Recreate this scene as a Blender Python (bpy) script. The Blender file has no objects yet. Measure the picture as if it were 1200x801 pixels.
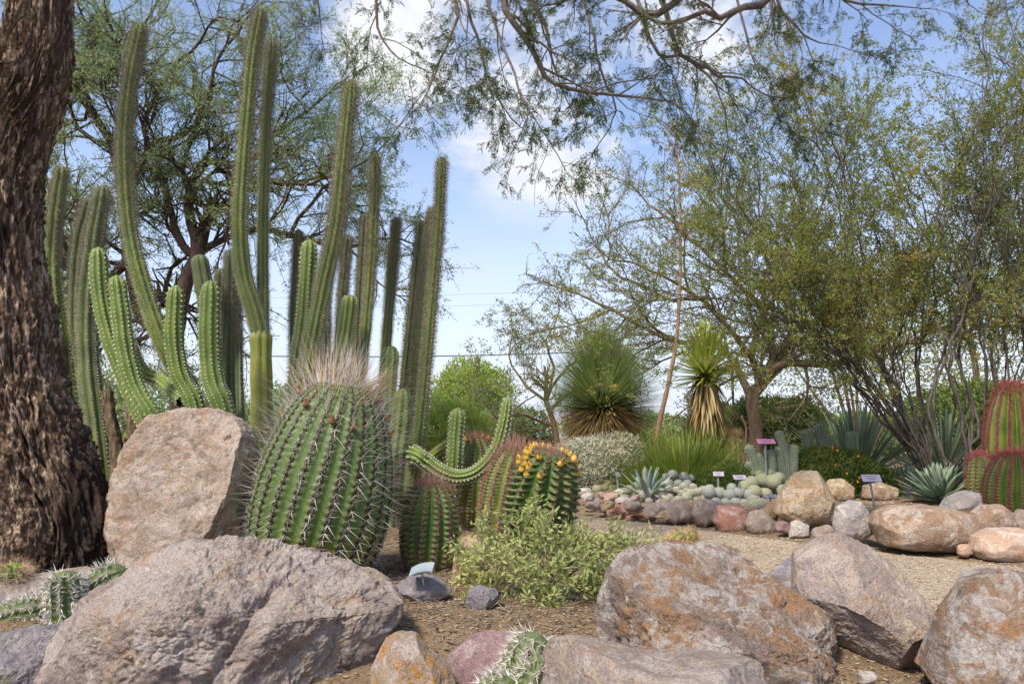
import bpy, bmesh, math, random
import numpy as np
from mathutils import Vector, Matrix

SC = bpy.context.scene
COL = SC.collection
R = math.radians
F = 850.0
TILT = math.atan(112/850.0)
CAMZ = 0.70

# ---------------------------------------------------------------- camera
cam_d = bpy.data.cameras.new('camera'); cam = bpy.data.objects.new('camera', cam_d); COL.objects.link(cam)
cam.location = (0, 0, CAMZ); cam.rotation_euler = (math.pi/2 + TILT, 0, 0)
cam_d.sensor_width = 36; cam_d.lens = F*36/1200; cam_d.clip_start = 0.02; cam_d.clip_end = 2000
SC.camera = cam

# ---------------------------------------------------------------- light
SUN_EL, SUN_AZ = R(52), R(215)      # azimuth measured clockwise from +Y
w = bpy.data.worlds.new('World'); SC.world = w; w.use_nodes = True
nt = w.node_tree; nt.nodes.clear()
def wn(t, **k):
    n = nt.nodes.new(t)
    for a, b in k.items(): setattr(n, a, b)
    return n
out = wn('ShaderNodeOutputWorld'); bg = wn('ShaderNodeBackground'); bg.inputs[1].default_value = 0.105
sky = wn('ShaderNodeTexSky'); sky.sky_type = 'NISHITA'; sky.sun_disc = False
sky.sun_elevation = SUN_EL; sky.sun_rotation = SUN_AZ
sky.air_density = 1.0; sky.dust_density = 1.2; sky.ozone_density = 1.2
tc = wn('ShaderNodeTexCoord')
def wmath(op, a, b=None, clamp=False):
    n = wn('ShaderNodeMath', operation=op, use_clamp=clamp)
    for i, x in enumerate([a, b]):
        if x is None: continue
        if isinstance(x, (int, float)): n.inputs[i].default_value = x
        else: nt.links.new(x, n.inputs[i])
    return n.outputs[0]
def wramp(x, lo, hi, a=0.0, b=1.0):
    n = wn('ShaderNodeMapRange', interpolation_type='SMOOTHSTEP'); nt.links.new(x, n.inputs[0])
    for i, v in zip((1, 2, 3, 4), (lo, hi, a, b)): n.inputs[i].default_value = v
    return n.outputs[0]
def wnoise(scale, detail, rough, dist=0.0, sc=(1, 1, 1)):
    m = wn('ShaderNodeMapping'); m.inputs['Scale'].default_value = sc; nt.links.new(tc.outputs['Generated'], m.inputs[0])
    n = wn('ShaderNodeTexNoise'); n.inputs['Scale'].default_value = scale; n.inputs['Detail'].default_value = detail
    n.inputs['Roughness'].default_value = rough; n.inputs['Distortion'].default_value = dist
    nt.links.new(m.outputs[0], n.inputs[0]); return n.outputs[0]
def pixdir(px, py):
    x = (px-600)/F; y = -(py-400.5)/F
    c, s = math.cos(TILT), math.sin(TILT)
    return Vector((x, c - y*s, s + y*c)).normalized()
def cone(px, py, inner, outer):
    d = wn('ShaderNodeVectorMath', operation='DISTANCE'); nt.links.new(tc.outputs['Generated'], d.inputs[0])
    d.inputs[1].default_value = pixdir(px, py)
    return wramp(d.outputs['Value'], inner, outer, 1, 0)
n1 = wnoise(3.2, 8, 0.6, 0.4, (1, 1, 1.6))
m1 = cone(660, 10, 0.05, 0.33); m2 = cone(480, 40, 0.02, 0.20); m3 = cone(860, 60, 0.0, 0.16)
m1 = wmath('MAXIMUM', m1, wmath('MULTIPLY', m2, 0.9)); m1 = wmath('MAXIMUM', m1, wmath('MULTIPLY', m3, 0.35))
s1 = wmath('ADD', n1, wmath('MULTIPLY', m1, 0.26))
cl = wmath('MULTIPLY', wramp(s1, 0.56, 0.74), wramp(m1, 0.0, 0.35))
n2 = wnoise(1.6, 6, 0.55, 0.2, (1, 1, 2.5))
cl2 = wmath('MULTIPLY', wramp(n2, 0.5, 0.8), 0.12)
sep = wn('ShaderNodeSeparateXYZ'); nt.links.new(tc.outputs['Generated'], sep.inputs[0])
hz = wmath('MULTIPLY', wramp(sep.outputs[2], 0.0, 0.30, 1, 0), 0.5)
veil = wmath('MAXIMUM', cl2, hz)
allc = wmath('MAXIMUM', cl, cl2)
mix = wn('ShaderNodeMix', data_type='RGBA'); nt.links.new(allc, mix.inputs[0])
tint = wn('ShaderNodeMix', data_type='RGBA', blend_type='MULTIPLY'); tint.inputs[0].default_value = 1
nt.links.new(sky.outputs[0], tint.inputs[6]); tint.inputs[7].default_value = (1.85, 1.72, 1.74, 1)
hmix = wn('ShaderNodeMix', data_type='RGBA'); nt.links.new(wramp(sep.outputs[2], -0.02, 0.42, 0.93, 0), hmix.inputs[0])
nt.links.new(tint.outputs[2], hmix.inputs[6]); hmix.inputs[7].default_value = (5.7, 6.15, 7.2, 1)
nt.links.new(hmix.outputs[2], mix.inputs[6]); mix.inputs[7].default_value = (6.6, 6.7, 7.0, 1)
nt.links.new(mix.outputs[2], bg.inputs[0]); nt.links.new(bg.outputs[0], out.inputs[0])

sd = bpy.data.lights.new('sun', 'SUN'); sd.energy = 4.2; sd.angle = R(8); sd.color = (1.0, 0.91, 0.78)
so = bpy.data.objects.new('sun', sd); COL.objects.link(so)
sv = Vector((math.sin(SUN_AZ)*math.cos(SUN_EL), math.cos(SUN_AZ)*math.cos(SUN_EL), math.sin(SUN_EL)))
so.rotation_euler = sv.to_track_quat('Z', 'Y').to_euler()
SC.view_settings.view_transform = 'Standard'; SC.view_settings.look = 'None'; SC.view_settings.gamma = 1
SC.view_settings.exposure = 0.5
try: SC.view_settings.use_curve_mapping = False
except Exception: pass

# ---------------------------------------------------------------- helpers
def P(px, py, Y):
    d = pixdir(px, py); return np.array(d)*(Y/d.y) + np.array([0, 0, CAMZ])
def G(px, py, z=0.0):
    d = pixdir(px, py); t = (z-CAMZ)/d.z; return np.array(d)*t + np.array([0, 0, CAMZ])
def sm(a, b, x):
    t = np.clip((x-a)/(b-a), 0, 1); return t*t*(3-2*t)

_p = np.random.RandomState(7).permutation(256); _p = np.concatenate([_p, _p])
_g = np.random.RandomState(8).normal(size=(256, 3)); _g /= np.linalg.norm(_g, axis=1)[:, None]
def perlin(p):
    i = np.floor(p).astype(int); f = p-i; u = f*f*f*(f*(f*6-15)+10); i &= 255
    r = 0
    for dx in (0, 1):
        for dy in (0, 1):
            for dz in (0, 1):
                h = _p[_p[_p[(i[:, 0]+dx) & 255]+((i[:, 1]+dy) & 255)]+((i[:, 2]+dz) & 255)]
                g = _g[h]; d = (g*(f-np.array([dx, dy, dz]))).sum(1)
                wx = u[:, 0] if dx else 1-u[:, 0]; wy = u[:, 1] if dy else 1-u[:, 1]; wz = u[:, 2] if dz else 1-u[:, 2]
                r = r + d*wx*wy*wz
    return r
def fbm(p, octv=4, gain=0.5, ridged=False):
    a, s, r = 1.0, 1.0, 0
    for k in range(octv):
        n = perlin(p*s + k*17.3)
        if ridged: n = 0.5-np.abs(n)*2
        r = r + a*n; a *= gain; s *= 2.03
    return r

class Geo:
    """collects vertices, quads and triangles with a per-vertex value and builds one mesh"""
    def __init__(s): s.v = []; s.q = []; s.t = []; s.a = []; s.n = 0; s.qm = []; s.tm = []
    def add(s, v, q=None, t=None, a=0.5, m=0):
        v = np.asarray(v, float).reshape(-1, 3); s.v.append(v)
        s.a.append(np.broadcast_to(np.asarray(a, float), (len(v),)).copy())
        if q is not None and len(q): q = np.asarray(q, int); s.q.append(q+s.n); s.qm.append(np.full(len(q), m))
        if t is not None and len(t): t = np.asarray(t, int); s.t.append(t+s.n); s.tm.append(np.full(len(t), m))
        s.n += len(v)
    def build(s, name, mats, parent=None, smooth=True, loc=None):
        v = np.concatenate(s.v); a = np.concatenate(s.a)
        q = np.concatenate(s.q) if s.q else np.zeros((0, 4), int)
        t = np.concatenate(s.t) if s.t else np.zeros((0, 3), int)
        if loc is not None: v = v-np.asarray(loc)
        me = bpy.data.meshes.new(name); me.vertices.add(len(v)); me.vertices.foreach_set('co', v.astype(np.float32).ravel())
        loops = np.concatenate([q.ravel(), t.ravel()]); me.loops.add(len(loops))
        me.loops.foreach_set('vertex_index', loops.astype(np.int32))
        nq, n3 = len(q), len(t); me.polygons.add(nq+n3)
        st = np.concatenate([np.arange(nq)*4, nq*4+np.arange(n3)*3]).astype(np.int32)
        me.polygons.foreach_set('loop_start', st)
        mi = np.concatenate((s.qm if s.qm else []) + (s.tm if s.tm else [])).astype(np.int32)
        if not isinstance(mats, (list, tuple)): mats = [mats]
        for m in mats: me.materials.append(m)
        me.polygons.foreach_set('material_index', mi)
        me.polygons.foreach_set('use_smooth', np.full(nq+n3, smooth))
        me.update(calc_edges=True); me.validate()
        at = me.attributes.new('v', 'FLOAT', 'POINT'); at.data.foreach_set('value', a.astype(np.float32))
        o = bpy.data.objects.new(name, me); COL.objects.link(o)
        if parent is not None: o.parent = parent
        if loc is not None and parent is None: o.location = loc
        return o
    def tube(s, pts, rad, n=5, a=0.5, m=0, cap=True, ref=None):
        pts = np.asarray(pts, float); k = len(pts); rad = np.broadcast_to(np.asarray(rad, float), (k,))
        T = np.gradient(pts, axis=0); T /= np.linalg.norm(T, axis=1)[:, None]+1e-12
        if ref is None:
            mt = np.abs(T.mean(0)); ref = np.eye(3)[np.argmin(mt)]
        A = np.cross(T, ref); A /= np.linalg.norm(A, axis=1)[:, None]+1e-12; B = np.cross(T, A)
        th = np.arange(n)*2*math.pi/n
        ring = pts[:, None, :] + rad[:, None, None]*(A[:, None, :]*np.cos(th)[None, :, None]+B[:, None, :]*np.sin(th)[None, :, None])
        i = np.arange(k-1)[:, None]*n; j = np.arange(n)[None, :]; j2 = (j+1) % n
        q = np.stack([i+j, i+j2, i+n+j2, i+n+j], -1).reshape(-1, 4)
        aa = np.repeat(np.broadcast_to(np.asarray(a, float), (k,)), n)
        t = None
        v = ring.reshape(-1, 3)
        if cap:
            v = np.vstack([v, pts[-1:]+T[-1]*rad[-1]*0.6]); aa = np.append(aa, aa[-1])
            t = np.stack([(k-1)*n+np.arange(n), (k-1)*n+(np.arange(n)+1) % n, np.full(n, k*n)], -1)
        s.add(v, q, t, aa, m)
    def leaves(s, pos, d, L, W, rng, m=0, a=None, mid=0.45):
        """diamond leaves: one quad each, slightly folded"""
        n = len(pos)
        if n == 0: return
        d = d/(np.linalg.norm(d, axis=1)[:, None]+1e-9); r = rng.normal(size=(n, 3)); sd_ = np.cross(d, r)
        sd_ /= np.linalg.norm(sd_, axis=1)[:, None]+1e-9; up = np.cross(sd_, d)
        L = np.broadcast_to(L, (n,))[:, None]; W = np.broadcast_to(W, (n,))[:, None]
        v = np.stack([pos, pos+d*L*mid+sd_*W+up*W*0.35, pos+d*L, pos+d*L*mid-sd_*W+up*W*0.35], 1).reshape(-1, 3)
        q = np.arange(n*4).reshape(n, 4)
        if a is None: a = rng.uniform(size=n)
        s.add(v, q, None, np.repeat(np.broadcast_to(a, (n,)), 4), m)
    def cones(s, pos, d, L, W, rng, m=0, a=0.5):
        """thin three-sided spines"""
        n = len(pos); d = d/(np.linalg.norm(d, axis=1)[:, None]+1e-9); r = rng.normal(size=(n, 3))
        A = np.cross(d, r); A /= np.linalg.norm(A, axis=1)[:, None]+1e-9; B = np.cross(d, A)
        L = np.broadcast_to(L, (n,))[:, None]; W = np.broadcast_to(W, (n,))[:, None]
        v = np.stack([pos+A*W, pos-A*W*.5+B*W*.87, pos-A*W*.5-B*W*.87, pos+d*L], 1).reshape(-1, 3)
        b = np.arange(n)[:, None]*4
        t = np.concatenate([b+np.array([0, 1, 3]), b+np.array([1, 2, 3]), b+np.array([2, 0, 3])])
        s.add(v, None, t, np.repeat(np.broadcast_to(a, (n,)), 4), m)
    def blades(s, base, d, L, W, rng, droop=0.2, nseg=4, chan=0.25, thick=0.0, m=0, a=None, prof=None, tipmat=None, up0=None, curl=None):
        """long leaves, V-shaped or closed cross-section, drooping by gravity"""
        n = len(base); d = d/(np.linalg.norm(d, axis=1)[:, None]+1e-9)
        L = np.broadcast_to(L, (n,)); W = np.broadcast_to(W, (n,)); droop = np.broadcast_to(droop, (n,))
        Z = np.array([0, 0, 1.0]); sd_ = np.cross(d, Z+rng.normal(scale=.08, size=(n, 3))); sd_ /= np.linalg.norm(sd_, axis=1)[:, None]+1e-9
        pts = [base]; dirs = [d]; cur = d.copy(); p = base.copy()
        for k in range(nseg):
            cur = cur + np.array([0, 0, -1.0])*droop[:, None]/nseg
            if curl is not None: cur = cur + curl*Z/nseg
            cur /= np.linalg.norm(cur, axis=1)[:, None]; p = p+cur*L[:, None]/nseg; pts.append(p); dirs.append(cur)
        if prof is None: prof = lambda t: (0.75+0.5*t)*(1-t**2.2)+0.0
        if a is None: a = rng.uniform(size=n)
        nv = 4 if thick > 0 else 3
        V = np.zeros((n, nseg+1, nv, 3))
        for k in range(nseg+1):
            w_ = (W*max(prof(k/nseg), 0.02))[:, None]; upv = np.cross(sd_, dirs[k])
            V[:, k, 0] = pts[k]+sd_*w_+upv*w_*chan; V[:, k, 1] = pts[k]; V[:, k, 2] = pts[k]-sd_*w_+upv*w_*chan
            if nv == 4: V[:, k, 3] = pts[k]-upv*w_*thick
        b = np.arange(n)[:, None, None]*(nseg+1)*nv + np.arange(nseg)[None, :, None]*nv
        rings = [(0, 1), (1, 2)] if nv == 3 else [(0, 1), (1, 2), (2, 3), (3, 0)]
        q = np.concatenate([np.concatenate([b+i, b+j, b+nv+j, b+nv+i], -1).reshape(-1, 4) for i, j in rings])
        s.add(V.reshape(-1, 3), q, None, np.repeat(a, (nseg+1)*nv), m)

def tag(o, label, cat, group=None, kind=None):
    if label: o['label'] = label
    if cat: o['category'] = cat
    if group: o['group'] = group
    if kind: o['kind'] = kind
    return o
def empty(name, loc, label, cat, group=None):
    o = bpy.data.objects.new(name, None); COL.objects.link(o); o.location = loc; o.empty_display_size = 0.05
    return tag(o, label, cat, group)
def ico(sub):
    bm = bmesh.new(); bmesh.ops.create_icosphere(bm, subdivisions=sub, radius=1)
    v = np.array([x.co[:] for x in bm.verts]); f = np.array([[x.index for x in t.verts] for t in bm.faces]); bm.free()
    return v, f
_ICO = {}
def getico(s):
    if s not in _ICO: _ICO[s] = ico(s)
    return _ICO[s]
def spline(pts, n):
    """Catmull-Rom through pts, n samples"""
    p = np.asarray(pts, float)
    if len(p) == 2: t = np.linspace(0, 1, n)[:, None]; return p[0]*(1-t)+p[1]*t
    p = np.vstack([2*p[0]-p[1], p, 2*p[-1]-p[-2]]); k = len(p)-3
    u = np.linspace(0, k-1e-6, n); i = u.astype(int); f = (u-i)[:, None]
    a, b, c, d = p[i], p[i+1], p[i+2], p[i+3]
    return 0.5*((2*b)+(c-a)*f+(2*a-5*b+4*c-d)*f*f+(3*b-a-3*c+d)*f**3)

# ---------------------------------------------------------------- materials
class NB:
    def __init__(s, name):
        s.m = bpy.data.materials.new(name); s.m.use_nodes = True; s.t = s.m.node_tree; s.t.nodes.clear()
        s.out = s.t.nodes.new('ShaderNodeOutputMaterial'); s.tc = s.t.nodes.new('ShaderNodeTexCoord')
    def n(s, t, **k):
        x = s.t.nodes.new(t)
        for a, b in k.items(): setattr(x, a, b)
        return x
    def l(s, a, b): s.t.links.new(a, b)
    def vec(s, sc=(1, 1, 1)):
        m = s.n('ShaderNodeMapping'); m.inputs['Scale'].default_value = sc; s.l(s.tc.outputs['Object'], m.inputs[0]); return m.outputs[0]
    def noise(s, scale, detail=4, rough=0.55, dist=0, sc=None):
        x = s.n('ShaderNodeTexNoise'); x.inputs['Scale'].default_value = scale; x.inputs['Detail'].default_value = detail
        x.inputs['Roughness'].default_value = rough; x.inputs['Distortion'].default_value = dist
        s.l(s.vec(sc) if sc else s.tc.outputs['Object'], x.inputs[0]); return x.outputs[0]
    def vor(s, scale, feature='F1', out=0):
        x = s.n('ShaderNodeTexVoronoi', feature=feature); x.inputs['Scale'].default_value = scale
        s.l(s.tc.outputs['Object'], x.inputs[0]); return x.outputs[out]
    def rng(s, x, lo, hi, a=0.0, b=1.0):
        m = s.n('ShaderNodeMapRange', interpolation_type='SMOOTHSTEP'); s.l(x, m.inputs[0])
        for i, v in zip((1, 2, 3, 4), (lo, hi, a, b)): m.inputs[i].default_value = v
        return m.outputs[0]
    def mixc(s, f, a, b, mode='MIX'):
        m = s.n('ShaderNodeMix', data_type='RGBA', blend_type=mode)
        for i, x in ((0, f), (6, a), (7, b)):
            if isinstance(x, (int, float)): m.inputs[i].default_value = x
            elif isinstance(x, tuple): m.inputs[i].default_value = (*x[:3], 1)
            else: s.l(x, m.inputs[i])
        return m.outputs[2]
    def math(s, op, a, b=0.0):
        m = s.n('ShaderNodeMath', operation=op)
        for i, x in enumerate((a, b)):
            if isinstance(x, (int, float)): m.inputs[i].default_value = x
            else: s.l(x, m.inputs[i])
        return m.outputs[0]
    def attr(s):
        a = s.n('ShaderNodeAttribute'); a.attribute_name = 'v'; return a.outputs['Fac']
    def bump(s, h, dist, strength=1.0, prev=None):
        b = s.n('ShaderNodeBump'); b.inputs['Distance'].default_value = dist; b.inputs['Strength'].default_value = strength
        s.l(h, b.inputs['Height'])
        if prev is not None: s.l(prev, b.inputs['Normal'])
        return b.outputs[0]
    def bsdf(s, col, rough=0.8, spec=0.3, normal=None):
        b = s.n('ShaderNodeBsdfPrincipled')
        if isinstance(col, tuple): b.inputs['Base Color'].default_value = (*col[:3], 1)
        else: s.l(col, b.inputs['Base Color'])
        b.inputs['Roughness'].default_value = rough; b.inputs['Specular IOR Level'].default_value = spec
        if normal is not None: s.l(normal, b.inputs['Normal'])
        s.l(b.outputs[0], s.out.inputs[0]); return s.m

def leafmat(name, c1, c2, c3=None, trans=0.35, rough=0.6, spec=0.25):
    b = NB(name); v = b.attr(); col = b.mixc(b.rng(v, 0, 0.75), c1, c2)
    if c3: col = b.mixc(b.rng(v, 0.82, 0.95), col, c3)
    nz = b.noise(1.7, 3); col = b.mixc(b.rng(nz, 0.3, 0.7, 0.0, 0.35), col, b.mixc(1.0, col, (0.75, 0.8, 0.6), 'MULTIPLY'))
    p = b.n('ShaderNodeBsdfPrincipled'); b.l(col, p.inputs['Base Color']); p.inputs['Roughness'].default_value = rough
    p.inputs['Specular IOR Level'].default_value = spec
    t = b.n('ShaderNodeBsdfTranslucent'); b.l(col, t.inputs[0])
    m = b.n('ShaderNodeMixShader'); m.inputs[0].default_value = trans; b.l(p.outputs[0], m.inputs[1]); b.l(t.outputs[0], m.inputs[2])
    b.l(m.outputs[0], b.out.inputs[0]); return b.m

def rockmat(name, c1, c2, c3=(0.5, 0.45, 0.4), lich=(0.42, 0.2, 0.05), la=0.5, dark=(0.1, 0.08, 0.08), da=0.5, fine=1.0, pale=(0.62, 0.56, 0.52), pa=0.5, bump=1.0, gain=1.03):
    c1, c2, c3, pale = [tuple(x*gain for x in c_) for c_ in (c1, c2, c3, pale)]
    b = NB(name)
    col = b.mixc(b.rng(b.noise(3.6, 8, 0.66, 1.0), 0.42, 0.58), c1, c2)
    col = b.mixc(b.rng(b.noise(8, 9, 0.72, 1.2), 0.48, 0.60), col, c3)
    col = b.mixc(b.math('MULTIPLY', b.rng(b.noise(10, 9, 0.74, 0.8), 0.50, 0.60), pa), col, pale)
    lm = b.math('MULTIPLY', b.rng(b.noise(7, 6, 0.62, 0.6, (1, 1.2, 0.9)), 0.60-0.12*la, 0.65-0.1*la), b.rng(b.noise(34, 6, 0.7), 0.42, 0.6))
    col = b.mixc(b.math('MULTIPLY', lm, min(1, 0.5+la*.5)), col, lich)
    dm = b.math('MULTIPLY', b.rng(b.noise(26, 8, 0.75, 1.0), 0.58, 0.70), da)
    col = b.mixc(dm, col, dark)
    cr = b.rng(b.noise(6, 9, .68, 1.4), .492, .5); cr2 = b.rng(b.noise(6, 9, .68, 1.4), .508, .5)
    col = b.mixc(b.math('MULTIPLY', b.math('MULTIPLY', cr, cr2), .25*fine), col, dark)
    sp = b.rng(b.noise(150, 4, 0.7), 0.32, 0.7, 0.76, 1.2)
    g = b.n('ShaderNodeCombineColor'); [b.l(sp, g.inputs[i]) for i in range(3)]
    col = b.mixc(1.0, col, g.outputs[0], 'MULTIPLY')
    pit = b.rng(b.noise(75, 5, 0.7), 0.28, 0.42, 0.45, 1.0)
    g2 = b.n('ShaderNodeCombineColor'); [b.l(pit, g2.inputs[i]) for i in range(3)]
    col = b.mixc(0.8*fine, col, g2.outputs[0], 'MULTIPLY')
    n1_ = b.bump(b.noise(24, 10, 0.72, 0.6), 0.045*bump, 1.0)
    n2_ = b.bump(b.noise(140, 6, 0.7), 0.006*bump, 0.9, n1_)
    return b.bsdf(col, 0.88, 0.25, n2_)

def plain(name, c1, c2=None, scale=20, rough=0.8, spec=0.3, bump=0.0, sc=None, metal=0):
    b = NB(name); c2 = c2 or tuple(x*0.8 for x in c1)
    nz = b.noise(scale, 6, 0.6, 0.2, sc); col = b.mixc(b.rng(nz, 0.35, 0.65), c1, c2)
    nm = b.bump(nz, bump, 1.0) if bump else None
    return b.bsdf(col, rough, spec, nm)
def cactusmat(name, g1, g2, crest=(0.2, 0.22, 0.08), ca=0.4, rough=0.55, old=(0.16, 0.13, 0.06), oa=0.3, dots=None):
    b = NB(name); v = b.attr()
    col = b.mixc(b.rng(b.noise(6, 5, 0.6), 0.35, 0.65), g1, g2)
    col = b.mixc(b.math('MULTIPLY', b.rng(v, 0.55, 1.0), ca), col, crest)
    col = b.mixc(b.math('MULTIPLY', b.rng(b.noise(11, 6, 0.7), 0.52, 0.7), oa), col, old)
    col = b.mixc(b.rng(b.noise(90, 3), 0.4, 0.7, 0, 0.25), col, b.mixc(1.0, col, (0.55, 0.6, 0.5), 'MULTIPLY'))
    return b.bsdf(col, rough, 0.35, b.bump(b.noise(60, 4), 0.003, 0.7))
def barkmat(name, c1, c2, c3, scale=1.0, dark_flank=False):
    b = NB(name); v = b.attr()
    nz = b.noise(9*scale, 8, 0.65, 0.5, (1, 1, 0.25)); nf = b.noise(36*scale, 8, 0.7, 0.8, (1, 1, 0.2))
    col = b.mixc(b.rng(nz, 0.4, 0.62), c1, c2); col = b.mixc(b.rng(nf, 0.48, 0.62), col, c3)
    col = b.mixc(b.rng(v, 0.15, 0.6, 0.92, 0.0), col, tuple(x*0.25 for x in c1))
    if dark_flank:   # near-black tone with a ragged border, low on one flank of the trunk
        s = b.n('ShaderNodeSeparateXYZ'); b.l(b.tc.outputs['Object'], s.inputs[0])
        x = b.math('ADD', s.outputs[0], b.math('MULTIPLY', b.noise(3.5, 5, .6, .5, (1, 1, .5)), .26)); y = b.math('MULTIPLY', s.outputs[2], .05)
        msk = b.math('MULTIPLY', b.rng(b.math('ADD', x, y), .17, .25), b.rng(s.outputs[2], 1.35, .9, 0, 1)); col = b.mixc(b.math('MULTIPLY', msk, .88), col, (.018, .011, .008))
    return b.bsdf(col, 0.9, 0.2, b.bump(nf, 0.012/scale, 1.0))

M = {}
M['bark'] = barkmat('rough_bark', (0.05, 0.03, 0.02), (0.12, 0.078, 0.052), (0.34, 0.26, 0.19), dark_flank=True)
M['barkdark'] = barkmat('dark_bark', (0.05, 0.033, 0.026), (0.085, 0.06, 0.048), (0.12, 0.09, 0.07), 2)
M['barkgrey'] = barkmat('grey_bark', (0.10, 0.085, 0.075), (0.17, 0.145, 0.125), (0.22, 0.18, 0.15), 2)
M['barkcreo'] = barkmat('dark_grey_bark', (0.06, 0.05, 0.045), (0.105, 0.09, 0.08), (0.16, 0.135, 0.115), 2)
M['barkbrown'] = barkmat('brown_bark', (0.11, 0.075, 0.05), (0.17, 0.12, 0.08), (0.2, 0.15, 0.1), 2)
M['lf_near'] = leafmat('mesquite_leaf', (0.06, 0.09, 0.03), (0.11, 0.145, 0.04), (0.24, 0.21, 0.06), 0.5)
M['lf_back'] = leafmat('palo_verde_leaf', (0.2, 0.28, 0.12), (0.3, 0.38, 0.17), (0.5, 0.47, 0.18), 0.55)
M['lf_mid'] = leafmat('acacia_leaf', (0.18, 0.22, 0.10), (0.27, 0.3, 0.13), (0.36, 0.33, 0.14), 0.55)
M['lf_creo'] = leafmat('creosote_leaf', (0.19, 0.235, 0.055), (0.31, 0.345, 0.085), (0.48, 0.31, 0.08), 0.55)
M['lf_bright'] = leafmat('bright_leaf', (0.27, 0.36, 0.08), (0.4, 0.48, 0.12), (0.5, 0.5, 0.15), 0.55)
M['lf_hedge'] = leafmat('hedge_leaf', (0.12, 0.17, 0.045), (0.2, 0.26, 0.07), None, 0.4)
M['lf_bush'] = leafmat('brittlebush_leaf', (0.3, 0.34, 0.13), (0.5, 0.52, 0.2), (0.75, 0.66, 0.1), 0.4)
M['lf_silver'] = leafmat('silver_leaf', (0.28, 0.29, 0.21), (0.48, 0.49, 0.39), (0.52, 0.46, 0.3), 0.25)
M['lf_ground'] = leafmat('groundcover_leaf', (0.08, 0.13, 0.03), (0.16, 0.21, 0.045), (0.2, 0.16, 0.06), 0.3)
M['grass'] = leafmat('beargrass_blade', (0.16, 0.24, 0.035), (0.30, 0.38, 0.07), (0.5, 0.46, 0.15), 0.4)
M['yucca'] = leafmat('yucca_blade', (0.14, 0.19, 0.06), (0.25, 0.32, 0.1), (0.38, 0.4, 0.15), 0.4, 0.45, 0.4)
M['yucca2'] = leafmat('stiff_yucca_blade', (0.26, 0.32, 0.05), (0.42, 0.47, 0.09), (0.6, 0.55, 0.18), 0.3, 0.45, 0.4)
M['dead'] = leafmat('dead_blade', (0.22, 0.14, 0.06), (0.42, 0.31, 0.15), (0.5, 0.4, 0.22), 0.15)
M['deadbrown'] = leafmat('rusty_dead_blade', (0.2, 0.12, 0.05), (0.38, 0.26, 0.12), (0.45, 0.33, 0.17), 0.25)
M['agaveblue'] = leafmat('blue_agave_leaf', (0.24, 0.33, 0.27), (0.36, 0.45, 0.37), (0.45, 0.5, 0.35), 0.08, 0.5, 0.4)
M['agavegreen'] = leafmat('grey_agave_leaf', (0.15, 0.21, 0.15), (0.28, 0.35, 0.25), (0.36, 0.4, 0.26), 0.1, 0.5, 0.4)
M['agavedark'] = leafmat('green_agave_leaf', (0.15, 0.21, 0.13), (0.27, 0.34, 0.21), (0.36, 0.38, 0.22), 0.1, 0.45, 0.4)
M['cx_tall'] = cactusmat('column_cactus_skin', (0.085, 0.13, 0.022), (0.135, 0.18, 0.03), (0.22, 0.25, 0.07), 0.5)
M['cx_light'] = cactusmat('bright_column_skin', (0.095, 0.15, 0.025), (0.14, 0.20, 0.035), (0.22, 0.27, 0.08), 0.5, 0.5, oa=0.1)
M['cx_yellow'] = cactusmat('yellow_green_column_skin', (0.22, 0.25, 0.04), (0.3, 0.31, 0.06), (0.3, 0.3, 0.1), 0.5)  # yellower, paler green than the other column skins
M['cx_dark'] = cactusmat('dark_green_column_skin', (0.075, 0.11, 0.035), (0.12, 0.155, 0.045), (0.16, 0.16, 0.09), 0.5)  # the skin itself is a darker, greyer green
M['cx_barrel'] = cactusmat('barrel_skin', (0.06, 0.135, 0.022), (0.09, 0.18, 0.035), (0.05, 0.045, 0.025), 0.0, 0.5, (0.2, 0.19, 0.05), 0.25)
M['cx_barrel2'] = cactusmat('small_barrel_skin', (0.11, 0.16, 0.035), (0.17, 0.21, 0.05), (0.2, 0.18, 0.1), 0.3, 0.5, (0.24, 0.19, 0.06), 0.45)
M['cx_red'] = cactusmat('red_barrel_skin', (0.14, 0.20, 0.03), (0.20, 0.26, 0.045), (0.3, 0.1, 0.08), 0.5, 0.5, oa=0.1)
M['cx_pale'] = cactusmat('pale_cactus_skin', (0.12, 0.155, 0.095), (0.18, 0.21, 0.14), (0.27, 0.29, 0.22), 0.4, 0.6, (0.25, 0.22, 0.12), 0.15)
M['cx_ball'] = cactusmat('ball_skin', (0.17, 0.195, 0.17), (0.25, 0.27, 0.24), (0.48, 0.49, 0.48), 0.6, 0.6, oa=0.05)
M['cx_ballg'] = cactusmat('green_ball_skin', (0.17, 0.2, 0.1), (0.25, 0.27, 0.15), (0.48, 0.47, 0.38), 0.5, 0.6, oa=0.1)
def spinemat(name, c1, c2):
    b = NB(name); v = b.attr(); return b.bsdf(b.mixc(v, c1, c2), 0.6, 0.3)
M['sp_white'] = spinemat('white_spine', (0.42, 0.39, 0.34), (0.7, 0.66, 0.6))
M['sp_grey'] = spinemat('grey_spine', (0.2, 0.17, 0.13), (0.55, 0.5, 0.43))
M['sp_brown'] = spinemat('brown_spine', (0.09, 0.06, 0.04), (0.22, 0.16, 0.11))
M['sp_tan'] = spinemat('tan_spine', (0.36, 0.21, 0.10), (0.68, 0.52, 0.33))
M['sp_red'] = spinemat('red_spine', (0.2, 0.035, 0.04), (0.42, 0.13, 0.12))
M['sp_pink'] = spinemat('pinkish_spine', (0.22, 0.09, 0.07), (0.45, 0.28, 0.22))
M['areole'] = plain('areole_felt', (0.62, 0.62, 0.45))
M['areoledark'] = plain('dark_areole_felt', (0.035, 0.022, 0.015), (0.08, 0.045, 0.02), 60)
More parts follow.
